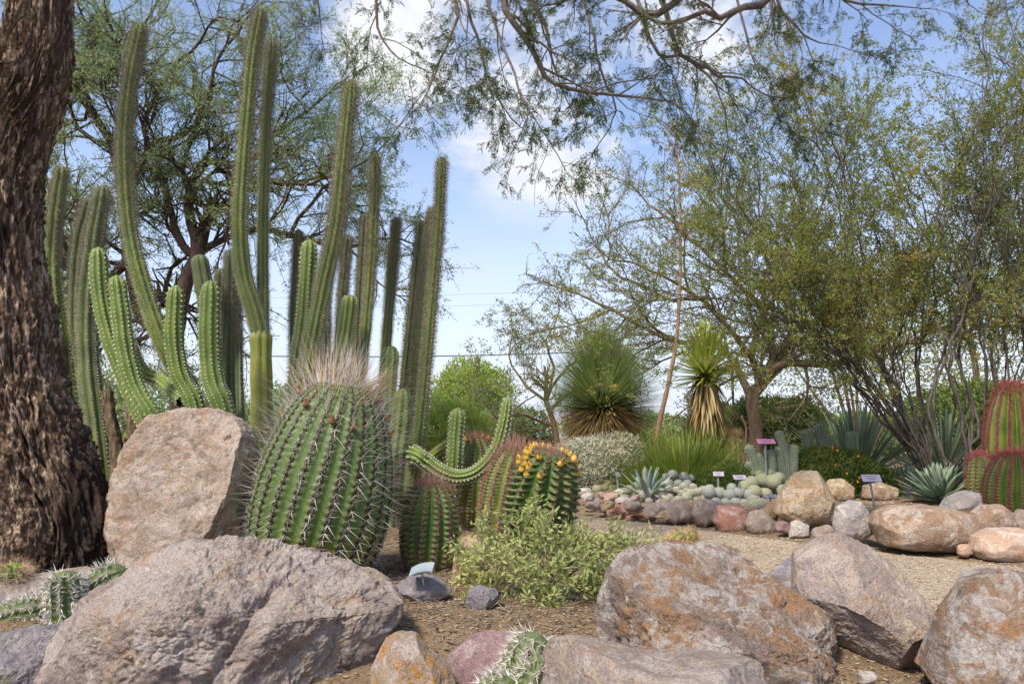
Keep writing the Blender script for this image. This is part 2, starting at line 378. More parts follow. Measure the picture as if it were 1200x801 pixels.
M['fruit_yellow'] = plain('yellow_fruit', (0.52, 0.36, 0.05), (0.4, 0.25, 0.05), 60, 0.5)
M['fruit_dark'] = plain('dried_flower', (0.11, 0.05, 0.02), (0.25, 0.12, 0.04), 60)
M['flower'] = plain('orange_petal', (0.6, 0.33, 0.04), (0.55, 0.18, 0.03), 60, 0.5)
M['flowerred'] = plain('red_petal', (0.6, 0.12, 0.06), None, 60, 0.5)
M['deadwood'] = barkmat('dead_cactus_wood', (0.07, 0.045, 0.03), (0.12, 0.085, 0.05), (0.2, 0.15, 0.1), 2)
M['stalk'] = barkmat('agave_stalk', (0.22, 0.12, 0.09), (0.3, 0.17, 0.12), (0.34, 0.23, 0.17), 3)
M['twig'] = plain('dry_twig', (0.25, 0.2, 0.15), (0.12, 0.09, 0.06), 30)
M['zinc'] = plain('sign_metal', (0.25, 0.3, 0.32), (0.19, 0.24, 0.26), 9, 0.4, 0.5)
M['signface'] = plain('faded_sign_face', (0.36, 0.32, 0.38), (0.3, 0.28, 0.34), 8, 0.4, 0.5)
M['signpink'] = plain('pink_sign_face', (0.50, 0.2, 0.34), (0.4, 0.18, 0.3), 8, 0.4, 0.5)
M['post'] = plain('sign_post', (0.2, 0.23, 0.23), (0.15, 0.17, 0.17), 15, 0.5, 0.5)
M['print'] = plain('sign_print', (0.12, 0.12, 0.14))
M['wire'] = plain('power_wire', (0.03, 0.03, 0.035))
# ---------------------------------------------------------------- terrain
NY = np.array([0, 1.5, 2.0, 2.4, 3.5, 4.3, 5.2, 7.0, 9.0, 14]); NX = np.array([1.45, 1.4, 1.35, 1.4, 1.4, 1.0, .56, -.35, -2.3, -8.0])
FY = np.array([0, 2.5, 3, 3.5, 4, 4.8, 5.8, 6.76, 8, 10, 14]); FX = np.array([12, 8, 5, 3.6, 2.8, 2.0, 1.35, .55, -.6, -2.8, -7.4])
def xn(y): return np.interp(y, NY, NX)
def xf(y): return np.interp(y, FY, FX)
def height(x, y):
    x = np.asarray(x, float); y = np.asarray(y, float)
    dn = xn(y)-x; df = x-xf(y)
    near = np.where(y < 12, sm(0.0, 0.7, dn), sm(0, .7, dn))
    far = sm(0.0, 1.2, df)
    p = np.stack([x.ravel()*1.3, y.ravel()*1.3, np.zeros(x.size)], 1)
    n = fbm(p, 4).reshape(x.shape)
    near = near*sm(1.75, 2.5, y)
    return near*(0.12+n*0.035) + far*(0.12+0.05*n) + sm(8, 30, y)*0.15
def hz_(x, y): return float(height(np.array([x]), np.array([y]))[0])

def axis(lo, hi, fine_lo, fine_hi, st, k):
    a = list(np.arange(fine_lo, fine_hi, st)); d = st; x = fine_hi
    while x < hi: a.append(x); d *= k; x += d
    a.append(hi); d = st; x = fine_lo-st; pre = []
    while x > lo: pre.append(x); d *= k; x -= d
    pre.append(lo); return np.array(pre[::-1]+a)
gx = axis(-400, 400, -4, 6, 0.05, 1.25); gy = axis(-60, 500, 0.8, 10, 0.05, 1.25)
X, Y = np.meshgrid(gx, gy); Z = height(X, Y)
g = Geo(); nx, ny = len(gx), len(gy)
i = (np.arange(ny-1)[:, None]*nx+np.arange(nx-1)[None]).ravel()
g.add(np.stack([X.ravel(), Y.ravel(), Z.ravel()], 1), np.stack([i, i+1, i+nx+1, i+nx], 1))
b = NB('bed_soil')
c = b.mixc(b.rng(b.noise(3, 6, .6), .35, .65), (0.20, 0.145, 0.095), (0.27, 0.195, 0.125))
c = b.mixc(b.rng(b.noise(38, 8, .75, .3), .48, .62), c, (0.36, 0.26, 0.15))
c = b.mixc(b.rng(b.noise(52, 8, .75), .54, .66), c, (0.075, 0.05, 0.035))
b.bsdf(c, .95, .15, b.bump(b.noise(60, 9, .75), .02, 1.0)); M['soil'] = b.m
ground = g.build('ground', M['soil']); tag(ground, None, None, None, 'structure')
# gravel path, a sheet above the soil
ys = np.concatenate([np.arange(0, 10, .06), np.arange(10, 14, .3)]); ts = np.linspace(0, 1, 60)
px_ = xn(ys)[:, None]*(1-ts)+np.minimum(xf(ys), 9)[:, None]*ts
px_ = px_+0.10*fbm(np.stack([px_.ravel()*1.5, np.repeat(ys, 60)*3.5, np.zeros(px_.size)], 1), 4).reshape(px_.shape)
PY = np.repeat(ys[:, None], 60, 1)
g = Geo(); i = (np.arange(len(ys)-1)[:, None]*60+np.arange(59)[None]).ravel()
g.add(np.stack([px_.ravel(), PY.ravel(), height(px_, PY).ravel()+.006], 1), np.stack([i, i+1, i+61, i+60], 1))
b = NB('path_gravel')
c = b.mixc(b.rng(b.noise(2.2, 6, .6, .5), .35, .65), (0.33, 0.26, 0.185), (0.43, 0.35, 0.255))
c = b.mixc(b.rng(b.noise(90, 5, .7), .5, .62), c, (0.52, 0.44, 0.33)); c = b.mixc(b.rng(b.noise(110, 5, .7), .55, .64), c, (0.15, 0.11, 0.08))
b.bsdf(c, .95, .2, b.bump(b.noise(95, 6, .7), .012, 1.0)); M['gravel'] = b.m
tag(g.build('path', M['gravel']), None, None, None, 'structure')

def scatter(name, n, region, size, mats, seed, label, cat, flat=0.6, weights=None):
    """loose stones as one countless cover"""
    rng = np.random.default_rng(seed); G_ = Geo(); p = region(rng, n); n = len(p)
    ov = np.array([[1, 0, 0], [0, 1, 0], [-1, 0, 0], [0, -1, 0], [0, 0, 1], [0, 0, -1]], float)
    of = np.array([[0, 1, 4], [1, 2, 4], [2, 3, 4], [3, 0, 4], [1, 0, 5], [2, 1, 5], [3, 2, 5], [0, 3, 5]])
    s = np.minimum(rng.lognormal(math.log(size), .4, n), size*2.4)
    V = np.repeat(ov[None], n, 0)*rng.uniform(.6, 1.3, (n, 6, 1)); V[:, 4] = np.stack([rng.uniform(-.5, .5, n), rng.uniform(-.5, .5, n), rng.uniform(.5, .9, n)], 1); V[:, :, 2] *= flat
    th = rng.uniform(0, 6.28, n); c_, s_ = np.cos(th), np.sin(th)
    x = V[:, :, 0]*c_[:, None]-V[:, :, 1]*s_[:, None]; y = V[:, :, 0]*s_[:, None]+V[:, :, 1]*c_[:, None]
    V = np.stack([x, y, V[:, :, 2]], -1)*s[:, None, None]+p[:, None, :]+np.array([0, 0, .3])*s[:, None, None]
    mi = rng.choice(len(mats), n, p=weights)
    for k in range(len(mats)):
        sel = np.where(mi == k)[0]
        t = (np.arange(len(sel))[:, None, None]*6+of[None]).reshape(-1, 3); G_.add(V[sel].reshape(-1, 3), None, t, np.repeat(rng.uniform(size=len(sel)), 6), k)
    o = G_.build(name, mats, smooth=False); return tag(o, label, cat, None, 'stuff')
def pm(name, c): return plain(name, c, tuple(x*.7 for x in c), 80, .85)
stm = [pm('tan_pebble', (0.42, .33, .23)), pm('buff_pebble', (.5, .43, .33)), pm('brown_pebble', (.24, .17, .12)), pm('grey_pebble', (.3, .28, .26))]
def reg_path(rng, n):
    y = 2.2+5.3*rng.uniform(size=n)**1.3; t = rng.uniform(size=n); x = xn(y)*(1-t)+np.minimum(xf(y), 4.4)*t
    k = np.abs(x) < y*.75+.1; x, y = x[k], y[k]; return np.stack([x, y, height(x, y)+.006], 1)
scatter('gravel', 34000, reg_path, .0045, stm, 3, 'fine tan gravel scattered over the garden path', 'gravel', weights=[.45, .25, .18, .12])
mlm = [pm('straw_chip', (.33, .24, .13)), pm('brown_chip', (.2, .12, .07)), pm('dark_chip', (.09, .06, .04)), pm('stone_chip', (.36, .29, .22))]
def reg_bed(rng, n):
    y = 1.5+3.4*rng.uniform(size=n); x = rng.uniform(-1.6, 1.4, n); k = (x < xn(y)+.02+.07*rng.normal(size=n)); x, y = x[k], y[k]; return np.stack([x, y, height(x, y)], 1)
scatter('leaf_litter', 60000, reg_bed, .004, mlm, 4, 'dry brown leaf litter and grit covering the planting bed', 'leaf litter', .45, [.35, .28, .17, .2])
def reg_far(rng, n):
    y = rng.uniform(3.6, 10, n); x = rng.uniform(-.5, 6.5, n); k = (x > xf(y)+.0) & (x < y*.8); x, y = x[k], y[k]; return np.stack([x, y, height(x, y)], 1)
scatter('rock_chippings', 14000, reg_far, .009, stm, 5, 'stone chippings covering the planting bed beyond the path', 'gravel', .5, [.4, .2, .25, .15])
# dry twigs lying on the near bed
rng = np.random.default_rng(12); gt = Geo()
for k in range(700):
    x, y = rng.uniform(-.7, .5), rng.uniform(2.1, 3.6); a = rng.uniform(0, 6.28); L = rng.uniform(.02, .10)
    z = hz_(x, y)+.008; d = np.array([math.cos(a), math.sin(a), rng.normal()*.12])
    p = [np.array([x, y, z])+d*L*t+np.array([0, 0, .01*rng.normal()]) for t in (0, .5, 1)]
    gt.tube(p, [.0022, .0018, .001], 3)
tag(gt.build('dry_twigs', M['twig']), 'dry broken twigs lying on the soil of the near bed', 'twigs', None, 'stuff')

# ---------------------------------------------------------------- rocks
def rock_mesh(poly, Yc, depth, seed, mat, name, cuts=0, amp=0.05, sub=6, box=0.62, planes=(), strata=0.0, crack=0.4, fine=1.0, chips=18, grooves=()):
    """poly: pixel outline of the rock; it gets a real distance, size and thickness"""
    rng = np.random.default_rng(seed)
    pts = np.array([P(x, y, Yc) for x, y in poly]); c = pts.mean(0)
    # area centroid
    A = pts[:, [0, 2]]; B = np.roll(A, -1, 0); cr = A[:, 0]*B[:, 1]-B[:, 0]*A[:, 1]
    c = np.array([((A[:, 0]+B[:, 0])*cr).sum()/(3*cr.sum()), Yc, ((A[:, 1]+B[:, 1])*cr).sum()/(3*cr.sum())])
    q = A-c[[0, 2]]; th = np.arctan2(q[:, 1], q[:, 0]); r = np.hypot(q[:, 0], q[:, 1])
    # dense polar silhouette from polygon edges
    TT = np.linspace(-math.pi, math.pi, 361); RR = np.zeros(361)
    q2 = np.roll(q, -1, 0)
    for i_, t in enumerate(TT):
        d = np.array([math.cos(t), math.sin(t)]); best = 0
        e = q2-q; den = d[0]*e[:, 1]-d[1]*e[:, 0]; den = np.where(np.abs(den) < 1e-9, 1e-9, den)
        s_ = (q[:, 0]*e[:, 1]-q[:, 1]*e[:, 0])/den; u = (q[:, 0]*d[1]-q[:, 1]*d[0])/den
        ok = (s_ > 0) & (u >= -1e-6) & (u <= 1+1e-6)
        RR[i_] = s_[ok].max() if ok.any() else np.median(r)
    ker = np.array([1, 2, 3, 2, 1])/9; RR = np.convolve(np.concatenate([RR[-3:-1], RR, RR[1:3]]), ker, 'valid')
    S = float(np.mean(RR)); D = depth/2
    v, f = getico(sub); a_, b_, c_ = v[:, 0], v[:, 2], v[:, 1]
    s = np.hypot(a_, b_); t = np.arctan2(b_, a_); sp = s**box; wp = np.sign(c_)*np.abs(c_)**box
    nrm = np.maximum(1e-6, (sp**(2/box)+np.abs(wp)**(2/box))); Rr = np.interp(t, TT, RR)
    # perspective: keep the outline from the front, taper toward the back a little
    x = np.stack([Rr*sp*np.cos(t), D*wp, Rr*sp*np.sin(t)], 1)
    x[:, [0, 2]] *= (1-0.12*np.clip(wp, 0, 1))[:, None]
    n = v[:, [0, 1, 2]].copy()
    pre = x/S+seed*3.7; x = x+n*((fbm(pre*1.6, 3)*amp*.8+fbm(pre*4, 4, .6)*amp*.35)*S)[:, None]
    # facets
    for k in range(cuts):
        d = rng.normal(size=3); d[1] = -abs(d[1])*rng.choice([1, 1, .5]); d /= np.linalg.norm(d)
        sup = (x@d).max(); off = sup*rng.uniform(.72, .88)
        e = x@d-off; x = x-np.where(e > 0, e*.88, 0)[:, None]*d
    for (d, fr) in planes:
        d = np.array(d, float); d /= np.linalg.norm(d); sup = (x@d).max(); e = x@d-sup*fr+fbm(x/S*3, 4)*.015*S; x = x-np.where(e > 0, e*.985, 0)[:, None]*d
    # chipped all over: many shallow facets with ragged borders
    if chips:
        wob = fbm(x/S*2.6+seed, 5, .6)*.03*S
        for k in range(chips):
            d = rng.normal(size=3); d /= np.linalg.norm(d)
            if abs(d[1]) < .25: d[1] = -.5; d /= np.linalg.norm(d)
            sup = np.percentile(x@d, 99.6); e = x@d-sup*rng.uniform(.73, .92)-wob; x = x-np.where(e > 0, e*.98, 0)[:, None]*d
    p = x/S + seed*3.7
    disp = fbm(p*5, 6, .62)*amp*.34
    rd = fbm(p*2.3+5, 4, .55, True); disp -= crack*amp*np.clip(rd-.42, 0, 1)*1.5
    cell = fbm(p*5+9, 4, .6); disp += amp*.16*(np.floor(cell*4)+sm(.55, 1, cell*4-np.floor(cell*4)))/4
    gr = np.abs(fbm(p*1.9+31, 5, .6)); disp -= crack*amp*.35*np.exp(-(gr/.03)**2)*sm(-.2, .3, fbm(p*1.1+50, 2))
    if strata: disp += strata*amp*np.abs(perlin(np.stack([p[:, 0]*.8, p[:, 1]*.8, p[:, 2]*9+p[:, 0]*3], 1)))
    disp += fine*amp*.2*fbm(p*18, 5, .65)
    for (ga, gb, gw, gd) in grooves:
        A_ = P(*ga, Yc)-c; B_ = P(*gb, Yc)-c; t_ = (B_-A_)[[0, 2]]; ln = np.linalg.norm(t_); t_ /= ln; nn = np.array([-t_[1], t_[0]])
        r_ = x[:, [0, 2]]-A_[[0, 2]]; al = r_@t_; ac = r_@nn+fbm(p*2.2+3, 3)*.05*S
        fr_ = sm(-.1*ln, .2*ln, al)*sm(1.1*ln, .8*ln, al)*(x[:, 1] < 0); disp -= fr_*gd*(np.exp(-(ac/gw)**2)+.55*sm(0, -gw*.6, ac)*sm(-gw*7, -gw, ac))
    x = x+n*(disp*S)[:, None]
    # bring the finished stone back to the measured width and height
    for ax_, q_ in ((0, q[:, 0]), (2, q[:, 1])):
        a0, a1 = x[:, ax_].min(), x[:, ax_].max(); x[:, ax_] = (x[:, ax_]-a0)/(a1-a0)*(q_.max()-q_.min())+q_.min()
    lo = np.array([c[0], c[1], (x[:, 2]+c[2]).min()])
    G_ = Geo(); G_.add(x+c, None, f); return G_, lo
def rock(label, cat, poly, Yc, depth, seed, mat, name='boulder', group=None, **k):
    G_, lo = rock_mesh(poly, Yc, depth, seed, mat, name, **k)
    o = G_.build(name, M[mat], loc=lo); tag(o, label, cat, group); return o
def oval(cx, cy, rx, ry, seed, n=14, j=.08, tilt=0, sq=0.85):
    rng = np.random.default_rng(seed); o = []
    for k in range(n):
        t = 2*math.pi*k/n; r = 1+rng.normal()*j
        x = rx*r*np.sign(math.cos(t))*abs(math.cos(t))**sq; y = ry*r*np.sign(math.sin(t))*abs(math.sin(t))**sq
        o.append((cx+x*math.cos(tilt)-y*math.sin(tilt), cy+x*math.sin(tilt)+y*math.cos(tilt)))
    return o
M['rk_pink'] = rockmat('pink_grey_stone', (0.42, 0.32, 0.25), (0.58, 0.48, 0.40), (0.47, 0.35, 0.25), (0.45, 0.24, 0.09), .40, (0.2, 0.12, 0.1), .35, pale=(.64, .55, .48), pa=.55)
M['rk_lilac'] = rockmat('lilac_grey_stone', (0.35, 0.28, 0.25), (0.53, 0.455, 0.40), (0.48, 0.38, 0.29), (0.46, 0.25, 0.09), .35, (0.17, 0.13, 0.13), .6, pale=(.58, .52, .48), pa=.6, bump=1.2)
M['rk_grey'] = rockmat('cool_grey_stone', (0.28, 0.25, 0.27), (0.38, 0.34, 0.35), (0.33, 0.3, 0.3), (0.3, 0.28, 0.1), .1, (0.12, 0.1, 0.1), .5)
M['rk_brown'] = rockmat('rust_brown_stone', (0.33, 0.21, 0.13), (0.26, 0.20, 0.17), (0.47, 0.42, 0.38), (0.42, 0.22, 0.08), .5, (0.1, 0.065, 0.05), .7, pale=(.54, .5, .46), pa=.9, bump=1.2)
M['rk_mauve'] = rockmat('mauve_tan_stone', (0.41, 0.32, 0.265), (0.57, 0.475, 0.385), (0.36, 0.3, 0.275), (0.45, 0.27, 0.12), .25, (0.17, 0.12, 0.11), .35, pale=(.6, .5, .43), pa=.5)
M['rk_orange'] = rockmat('orange_lichen_stone', (0.46, 0.34, 0.24), (0.5, 0.40, 0.31), (0.42, 0.33, 0.27), (0.56, 0.27, 0.04), 1.5, (0.1, 0.09, 0.08), .6)
M['rk_ochre'] = rockmat('ochre_stone', (0.45, 0.31, 0.17), (0.55, 0.42, 0.28), (0.6, 0.5, 0.38), (0.5, 0.27, 0.08), .5, (0.2, 0.13, 0.08), .3, pale=(.68, .6, .5))
M['rk_purple'] = rockmat('purple_stone', (0.34, 0.21, 0.21), (0.42, 0.28, 0.27), (0.38, 0.26, 0.25), (0.4, 0.25, 0.15), 0, (0.15, 0.1, 0.1), .3)
M['rk_red'] = rockmat('smooth_red_stone', (0.42, 0.2, 0.14), (0.46, 0.26, 0.19), (0.4, 0.24, 0.18), (0.4, 0.2, 0.1), .1, (0.2, 0.1, 0.08), .25, .5, bump=.5)
M['rk_river'] = rockmat('river_stone', (0.27, 0.21, 0.17), (0.33, 0.26, 0.215), (0.36, 0.29, 0.24), (0.3, 0.2, 0.12), .1, (0.15, 0.11, 0.09), .25, .5, bump=.5)
M['rk_riverbrown'] = rockmat('brown_river_stone', (0.30, 0.2, 0.13), (0.38, 0.27, 0.19), (0.44, 0.35, 0.27), (0.42, 0.27, 0.14), .3, (0.12, 0.08, 0.06), .5, .6, bump=.7)
M['rk_white'] = rockmat('white_quartz', (0.6, 0.54, 0.48), (0.7, 0.66, 0.6), (0.5, 0.4, 0.33), (0.5, 0.35, 0.2), .2, (0.2, 0.16, 0.14), .3)
M['rk_bluegrey'] = rockmat('blue_grey_river_stone', (0.3, 0.27, 0.25), (0.38, 0.33, 0.29), (0.26, 0.27, 0.29), (0.4, 0.28, 0.18), .35, (0.14, 0.13, 0.13), .3, .5, bump=.5)
M['rk_peach'] = rockmat('peach_river_stone', (0.46, 0.31, 0.22), (0.5, 0.37, 0.28), (0.42, 0.28, 0.2), (0.44, 0.25, 0.15), .2, (0.2, 0.13, 0.1), .25, .5, bump=.5)

rock('large pink-grey boulder with orange lichen filling the lower left foreground', 'boulder',
     [(58, 815), (70, 790), (100, 760), (135, 708), (172, 672), (200, 648), (235, 633), (275, 627), (318, 631), (352, 648), (400, 664), (438, 680), (462, 700), (470, 722), (462, 745), (440, 765), (432, 800), (425, 870), (330, 900), (200, 905), (100, 890)],
     2.15, .8, 11, 'rk_lilac', sub=8, cuts=1, amp=.07, planes=[((-.75, -.6, .35), .76), ((.1, -.7, .75), .8), ((.5, -.85, .1), .76), ((-.1, -1, -.35), .8)], crack=.9, chips=22, grooves=[((350, 680), (285, 815), .022, .085), ((190, 650), (130, 760), .015, .03), ((420, 700), (395, 790), .012, .035)])
rock('tall flat-faced pink boulder standing between the tree trunk and the giant barrel cactus', 'boulder',
     [(130, 600), (137, 560), (155, 525), (175, 500), (188, 486), (215, 478), (252, 477), (285, 488), (299, 505), (303, 540), (298, 580), (292, 640), (290, 700), (200, 715), (135, 700), (128, 640)],
     3.2, .55, 12, 'rk_pink', sub=7, amp=.055, chips=7, grooves=[((175, 560), (215, 640), .015, .05), ((230, 500), (285, 560), .012, .03)], planes=[((-.1, -1, .15), .62), ((-.7, -.7, .15), .84), ((.15, -.8, .6), .86)], crack=.7, box=.5)
rock('low tan rock under the white-spined cactus at the left edge', 'rock',
     [(-60, 700), (-20, 680), (20, 680), (60, 672), (105, 668), (140, 690), (150, 740), (60, 765), (-50, 760)], 2.75, .5, 13, 'rk_mauve', 'rock', sub=6, amp=.05, cuts=2)
rock('cool grey rock in the bottom left corner of the photo', 'rock',
     [(-60, 760), (-20, 745), (30, 733), (70, 737), (97, 750), (110, 790), (100, 850), (-60, 850)], 2.1, .4, 14, 'rk_grey', 'rock', sub=7, amp=.07, cuts=2)
rock('small pointed boulder blotched with bright orange lichen', 'boulder',
     [(432, 820), (434, 775), (447, 750), (465, 740), (485, 745), (500, 765), (520, 782), (535, 800), (540, 860), (440, 860)], 1.95, .3, 15, 'rk_orange', sub=7, amp=.05, cuts=2, planes=[((-.6, -.75, .2), .75), ((.45, -.7, .5), .8)])
rock('flat purple rock beside the orange-lichened boulder', 'rock',
     [(515, 800), (527, 772), (550, 753), (580, 745), (610, 742), (628, 755), (625, 800), (600, 840), (530, 840)], 2.15, .3, 16, 'rk_purple', 'rock', sub=6, amp=.05, cuts=2, planes=[((.1, -.6, .8), .6)])
rock('long pale lilac boulder lying along the bottom edge', 'boulder',
     [(620, 830), (640, 790), (668, 757), (700, 753), (740, 765), (775, 775), (830, 770), (875, 778), (897, 800), (905, 850), (800, 880), (650, 870)], 1.85, .45, 17, 'rk_lilac', sub=7, amp=.06, cuts=1, planes=[((0, -.5, .85), .78)])
rock('broad rust-brown boulder in the foreground, weathered pale on top', 'boulder',
     [(700, 735), (705, 705), (722, 665), (740, 648), (790, 638), (850, 641), (880, 652), (905, 685), (940, 715), (975, 745), (1000, 780), (1003, 830), (980, 880), (800, 890), (720, 800)],
     2.2, .75, 18, 'rk_brown', sub=8, amp=.065, grooves=[((760, 660), (880, 790), .018, .05), ((860, 650), (960, 770), .014, .05)], planes=[((-.05, -.95, -.05), .68), ((.0, -.45, .9), .72), ((.8, -.55, .35), .6), ((-.8, -.5, .1), .8)], crack=.8, strata=.35)
rock('grey slab wedged behind two bigger foreground boulders', 'rock',
     [(893, 690), (903, 672), (930, 658), (965, 650), (980, 680), (970, 740), (920, 740)], 2.75, .3, 19, 'rk_grey', 'rock', sub=6, amp=.05, cuts=2)
rock('angular boulder with sunlit mauve top and dark overhanging side', 'boulder',
     [(927, 665), (950, 650), (988, 627), (1004, 626), (1030, 640), (1058, 664), (1080, 700), (1104, 732), (1100, 760), (1094, 792), (1075, 830), (1010, 815), (990, 785), (960, 755), (945, 720)],
     2.35, .7, 20, 'rk_mauve', sub=8, amp=.05, grooves=[((985, 640), (1060, 740), .012, .035)], planes=[((-.62, -.62, -.5), .40), ((.36, -.6, .7), .46), ((.3, -.9, -.5), .72)], crack=.6)
rock('mottled brown boulder cut by the right edge of the photo', 'boulder',
     [(1093, 800), (1100, 755), (1113, 715), (1135, 690), (1160, 672), (1185, 667), (1215, 672), (1260, 690), (1290, 760), (1280, 860), (1110, 870)], 2.0, .55, 21, 'rk_brown', sub=7, amp=.055, cuts=1, planes=[((-.6, -.7, .3), .7), ((.5, -.8, .2), .64)])
rock('small rock carrying the curved metal label', 'rock', [(462, 690), (475, 677), (500, 672), (522, 676), (530, 690), (515, 702), (475, 704)], 2.75, .16, 22, 'rk_grey', 'rock', sub=5, amp=.07, cuts=2)
rock('small grey rock on the soil left of the leafy bush', 'rock', [(545, 705), (548, 692), (562, 685), (580, 690), (585, 705), (575, 718), (552, 718)], 2.6, .12, 23, 'rk_grey', 'rock', sub=5, amp=.09, cuts=2)
rock('upright orange-tan rock between the small barrel cactus and the leafy bush', 'rock',
     [(528, 690), (532, 650), (538, 630), (555, 627), (570, 640), (575, 680), (560, 700)], 3.0, .15, 24, 'rk_ochre', 'rock', sub=6, amp=.07, cuts=3)
rock('small white pebble at the foot of the angular boulder', 'pebble', oval(1018, 794, 10, 8, 25), 1.98, .045, 25, 'rk_white', 'pebble', sub=4, amp=.04)
# --- rocks of the far bed
FR = [
 ('rounded grey-brown river rock, first big one at the left end of the edging', oval(794, 598, 18, 12, 1), 'rk_river', 4),
 ('dark grey-brown rock tucked behind the red one', oval(830, 599, 19, 14, 2), 'rk_river', 4),
 ('smooth rust-red rock in the path edging', oval(857, 608, 22, 16, 3), 'rk_red', 4),
 ('blunt grey-brown rock between the red rock and the big ochre boulder', oval(892, 611, 19, 14, 4), 'rk_river', 4),
 ('big sloping ochre boulder in front of the flowering mound', [(908, 600), (912, 580), (930, 560), (945, 551), (962, 555), (975, 575), (981, 595), (978, 607), (955, 613), (925, 612)], 'rk_ochre', 6),
 ('low ochre boulder behind the big sloping one', [(960, 578), (965, 562), (985, 560), (1002, 573), (1002, 583), (980, 588)], 'rk_ochre', 5),
 ('small bright white quartz rock beside the path', [(924, 625), (926, 612), (934, 604), (945, 608), (950, 618), (948, 628), (935, 631)], 'rk_white', 5),
 ('little dark purple stone left of the white quartz', oval(918, 616, 9, 6, 8), 'rk_purple', 4),
 ('small round grey-pink stone below the two-toned boulder', oval(965, 624, 14, 9, 9), 'rk_river', 4),
 ('round boulder two-toned in tan and blue-grey', [(976, 610), (980, 593), (995, 585), (1008, 587), (1020, 605), (1021, 622), (1008, 631), (985, 631), (977, 622)], 'rk_bluegrey', 5),
 ('long brown river boulder, the largest beside the path', [(1021, 612), (1026, 598), (1045, 591), (1080, 590), (1115, 596), (1136, 602), (1139, 620), (1133, 636), (1105, 643), (1060, 641), (1033, 635)], 'rk_riverbrown', 7),
 ('tan boulder right of the long brown one', [(1136, 618), (1138, 600), (1150, 591), (1170, 590), (1186, 602), (1187, 614), (1165, 622), (1145, 625)], 'rk_riverbrown', 5),
 ('rounded peach rock lying on the path edge at the right', [(1138, 640), (1141, 627), (1160, 618), (1190, 617), (1215, 626), (1220, 645), (1205, 658), (1165, 655), (1145, 650)], 'rk_peach', 5),
 ('brown rock cut off by the right edge beneath the red barrels', oval(1200, 610, 16, 12, 14), 'rk_river', 4),
 ('grey-purple flat boulder in front of the red barrel cacti', [(1102, 593), (1112, 582), (1130, 574), (1150, 578), (1160, 588), (1148, 595), (1118, 597)], 'rk_bluegrey', 5),
 ('orange rock behind the sign with the grey face', oval(1038, 577, 14, 9, 16), 'rk_ochre', 4),
 ('orange-tan rock left of the grey-faced sign', [(1010, 580), (1012, 568), (1030, 564), (1046, 570), (1050, 582), (1030, 587)], 'rk_riverbrown', 4),
 ('flat bright orange stone near the large agave', oval(1084, 580, 13, 6, 18), 'rk_ochre', 4),
 ('small tan stone under the large agave', oval(1112, 580, 13, 6, 19), 'rk_riverbrown', 4),
 ('grey stone between the two orange ones', oval(1060, 576, 10, 5, 20), 'rk_grey', 4),
 ('small tan stone in the gap beside the peach rock', oval(1130, 643, 9, 6, 21), 'rk_peach', 4),
 ('greyish rock behind the blunt grey-brown one', oval(905, 597, 10, 9, 22), 'rk_riverbrown', 4),
 ('orange-red rock at the left of the loose rock pile', oval(737, 594, 10, 7, 23), 'rk_red', 4),
 ('pinkish white rock touching the first big river rock', oval(768, 596, 14, 8, 24), 'rk_mauve', 4),
 ('pale flat rock at the far left tip of the bed', oval(682, 577, 12, 6, 25), 'rk_white', 4),
]
def ground_depth(px, py):
    z = 0.0
    for _ in range(6):
        p = G(px, py, z); z = hz_(p[0], p[1])
    return p[1]
for k, (lab, poly, mt, sub) in enumerate(FR):
    pp = np.array(poly); cx = pp[:, 0].mean(); by = pp[:, 1].max(); wpx = np.ptp(pp[:, 0])
    D0 = ground_depth(cx, by-1); wid = wpx*D0/F; Yc = D0+wid*.25
    poly2 = [(x, y if y < pp[:, 1].mean() else y+3) for x, y in poly]
    rock(lab, 'rock' if wpx < 45 else 'boulder', poly2, Yc, wid*.75, 100+k, mt, 'rock' if wpx < 45 else 'boulder', sub=sub+1, amp=.035 if 'river' in mt or 'red' in mt or 'peach' in mt else .06, crack=.3, box=.75, fine=.5, chips=(0 if any(q_ in mt for q_ in ('river', 'red', 'peach', 'blue')) else 9), planes=[((-.5, -.7, .5), .86), ((.5, -.8, .3), .88)])
# loose pile of small rocks: individual objects sharing two dozen placements
rng = np.random.default_rng(77); pr = []
mts = ['rk_white', 'rk_mauve', 'rk_ochre', 'rk_red', 'rk_pink', 'rk_peach']
spots = [(690, 583), (700, 588), (712, 592), (722, 597), (706, 580), (718, 583), (730, 586), (744, 584), (752, 600), (745, 603), (757, 592), (736, 603), (728, 577), (697, 592), (684, 588), (762, 604), (776, 588), (715, 601), (689, 573), (741, 592), (778, 603), (705, 597)]
for k, (a, b_) in enumerate(spots):
    rx = rng.uniform(6, 10); D0 = ground_depth(a, b_+3); 
    rock('small pale pinkish rock in the loose pile at the left end of the far bed', 'rock', oval(a, b_, rx, rx*rng.uniform(.5, .75), k+40, j=.16, tilt=rng.uniform(-.4, .4)), D0+.05, rx*1.5*D0/F, 200+k, mts[k % 6], 'rock', 'small pale rocks piled at the left end of the far bed', sub=4, amp=.1, cuts=3)
# rocks seen through the gap behind the trunk
for k, (a, b_, rx, ry, Yc, lab, mt) in enumerate([(118, 500, 22, 16, 8, 'pale whitish rock far behind the cactus stems, upper one in the gap', 'rk_white'), (112, 535, 18, 14, 7, 'pale rock far behind the cactus stems, lower one in the gap', 'rk_grey'),
      (2, 560, 22, 18, 7, 'grey rock in the gap left of the tree trunk', 'rk_grey'), (-4, 600, 26, 14, 6, 'mossy brown rock left of the tree trunk', 'rk_riverbrown')]):
    rock(lab, 'rock', oval(a, b_, rx, ry, k+70), Yc, rx*1.6*Yc/F, 300+k, mt, 'rock', sub=5, amp=.07, cuts=2)
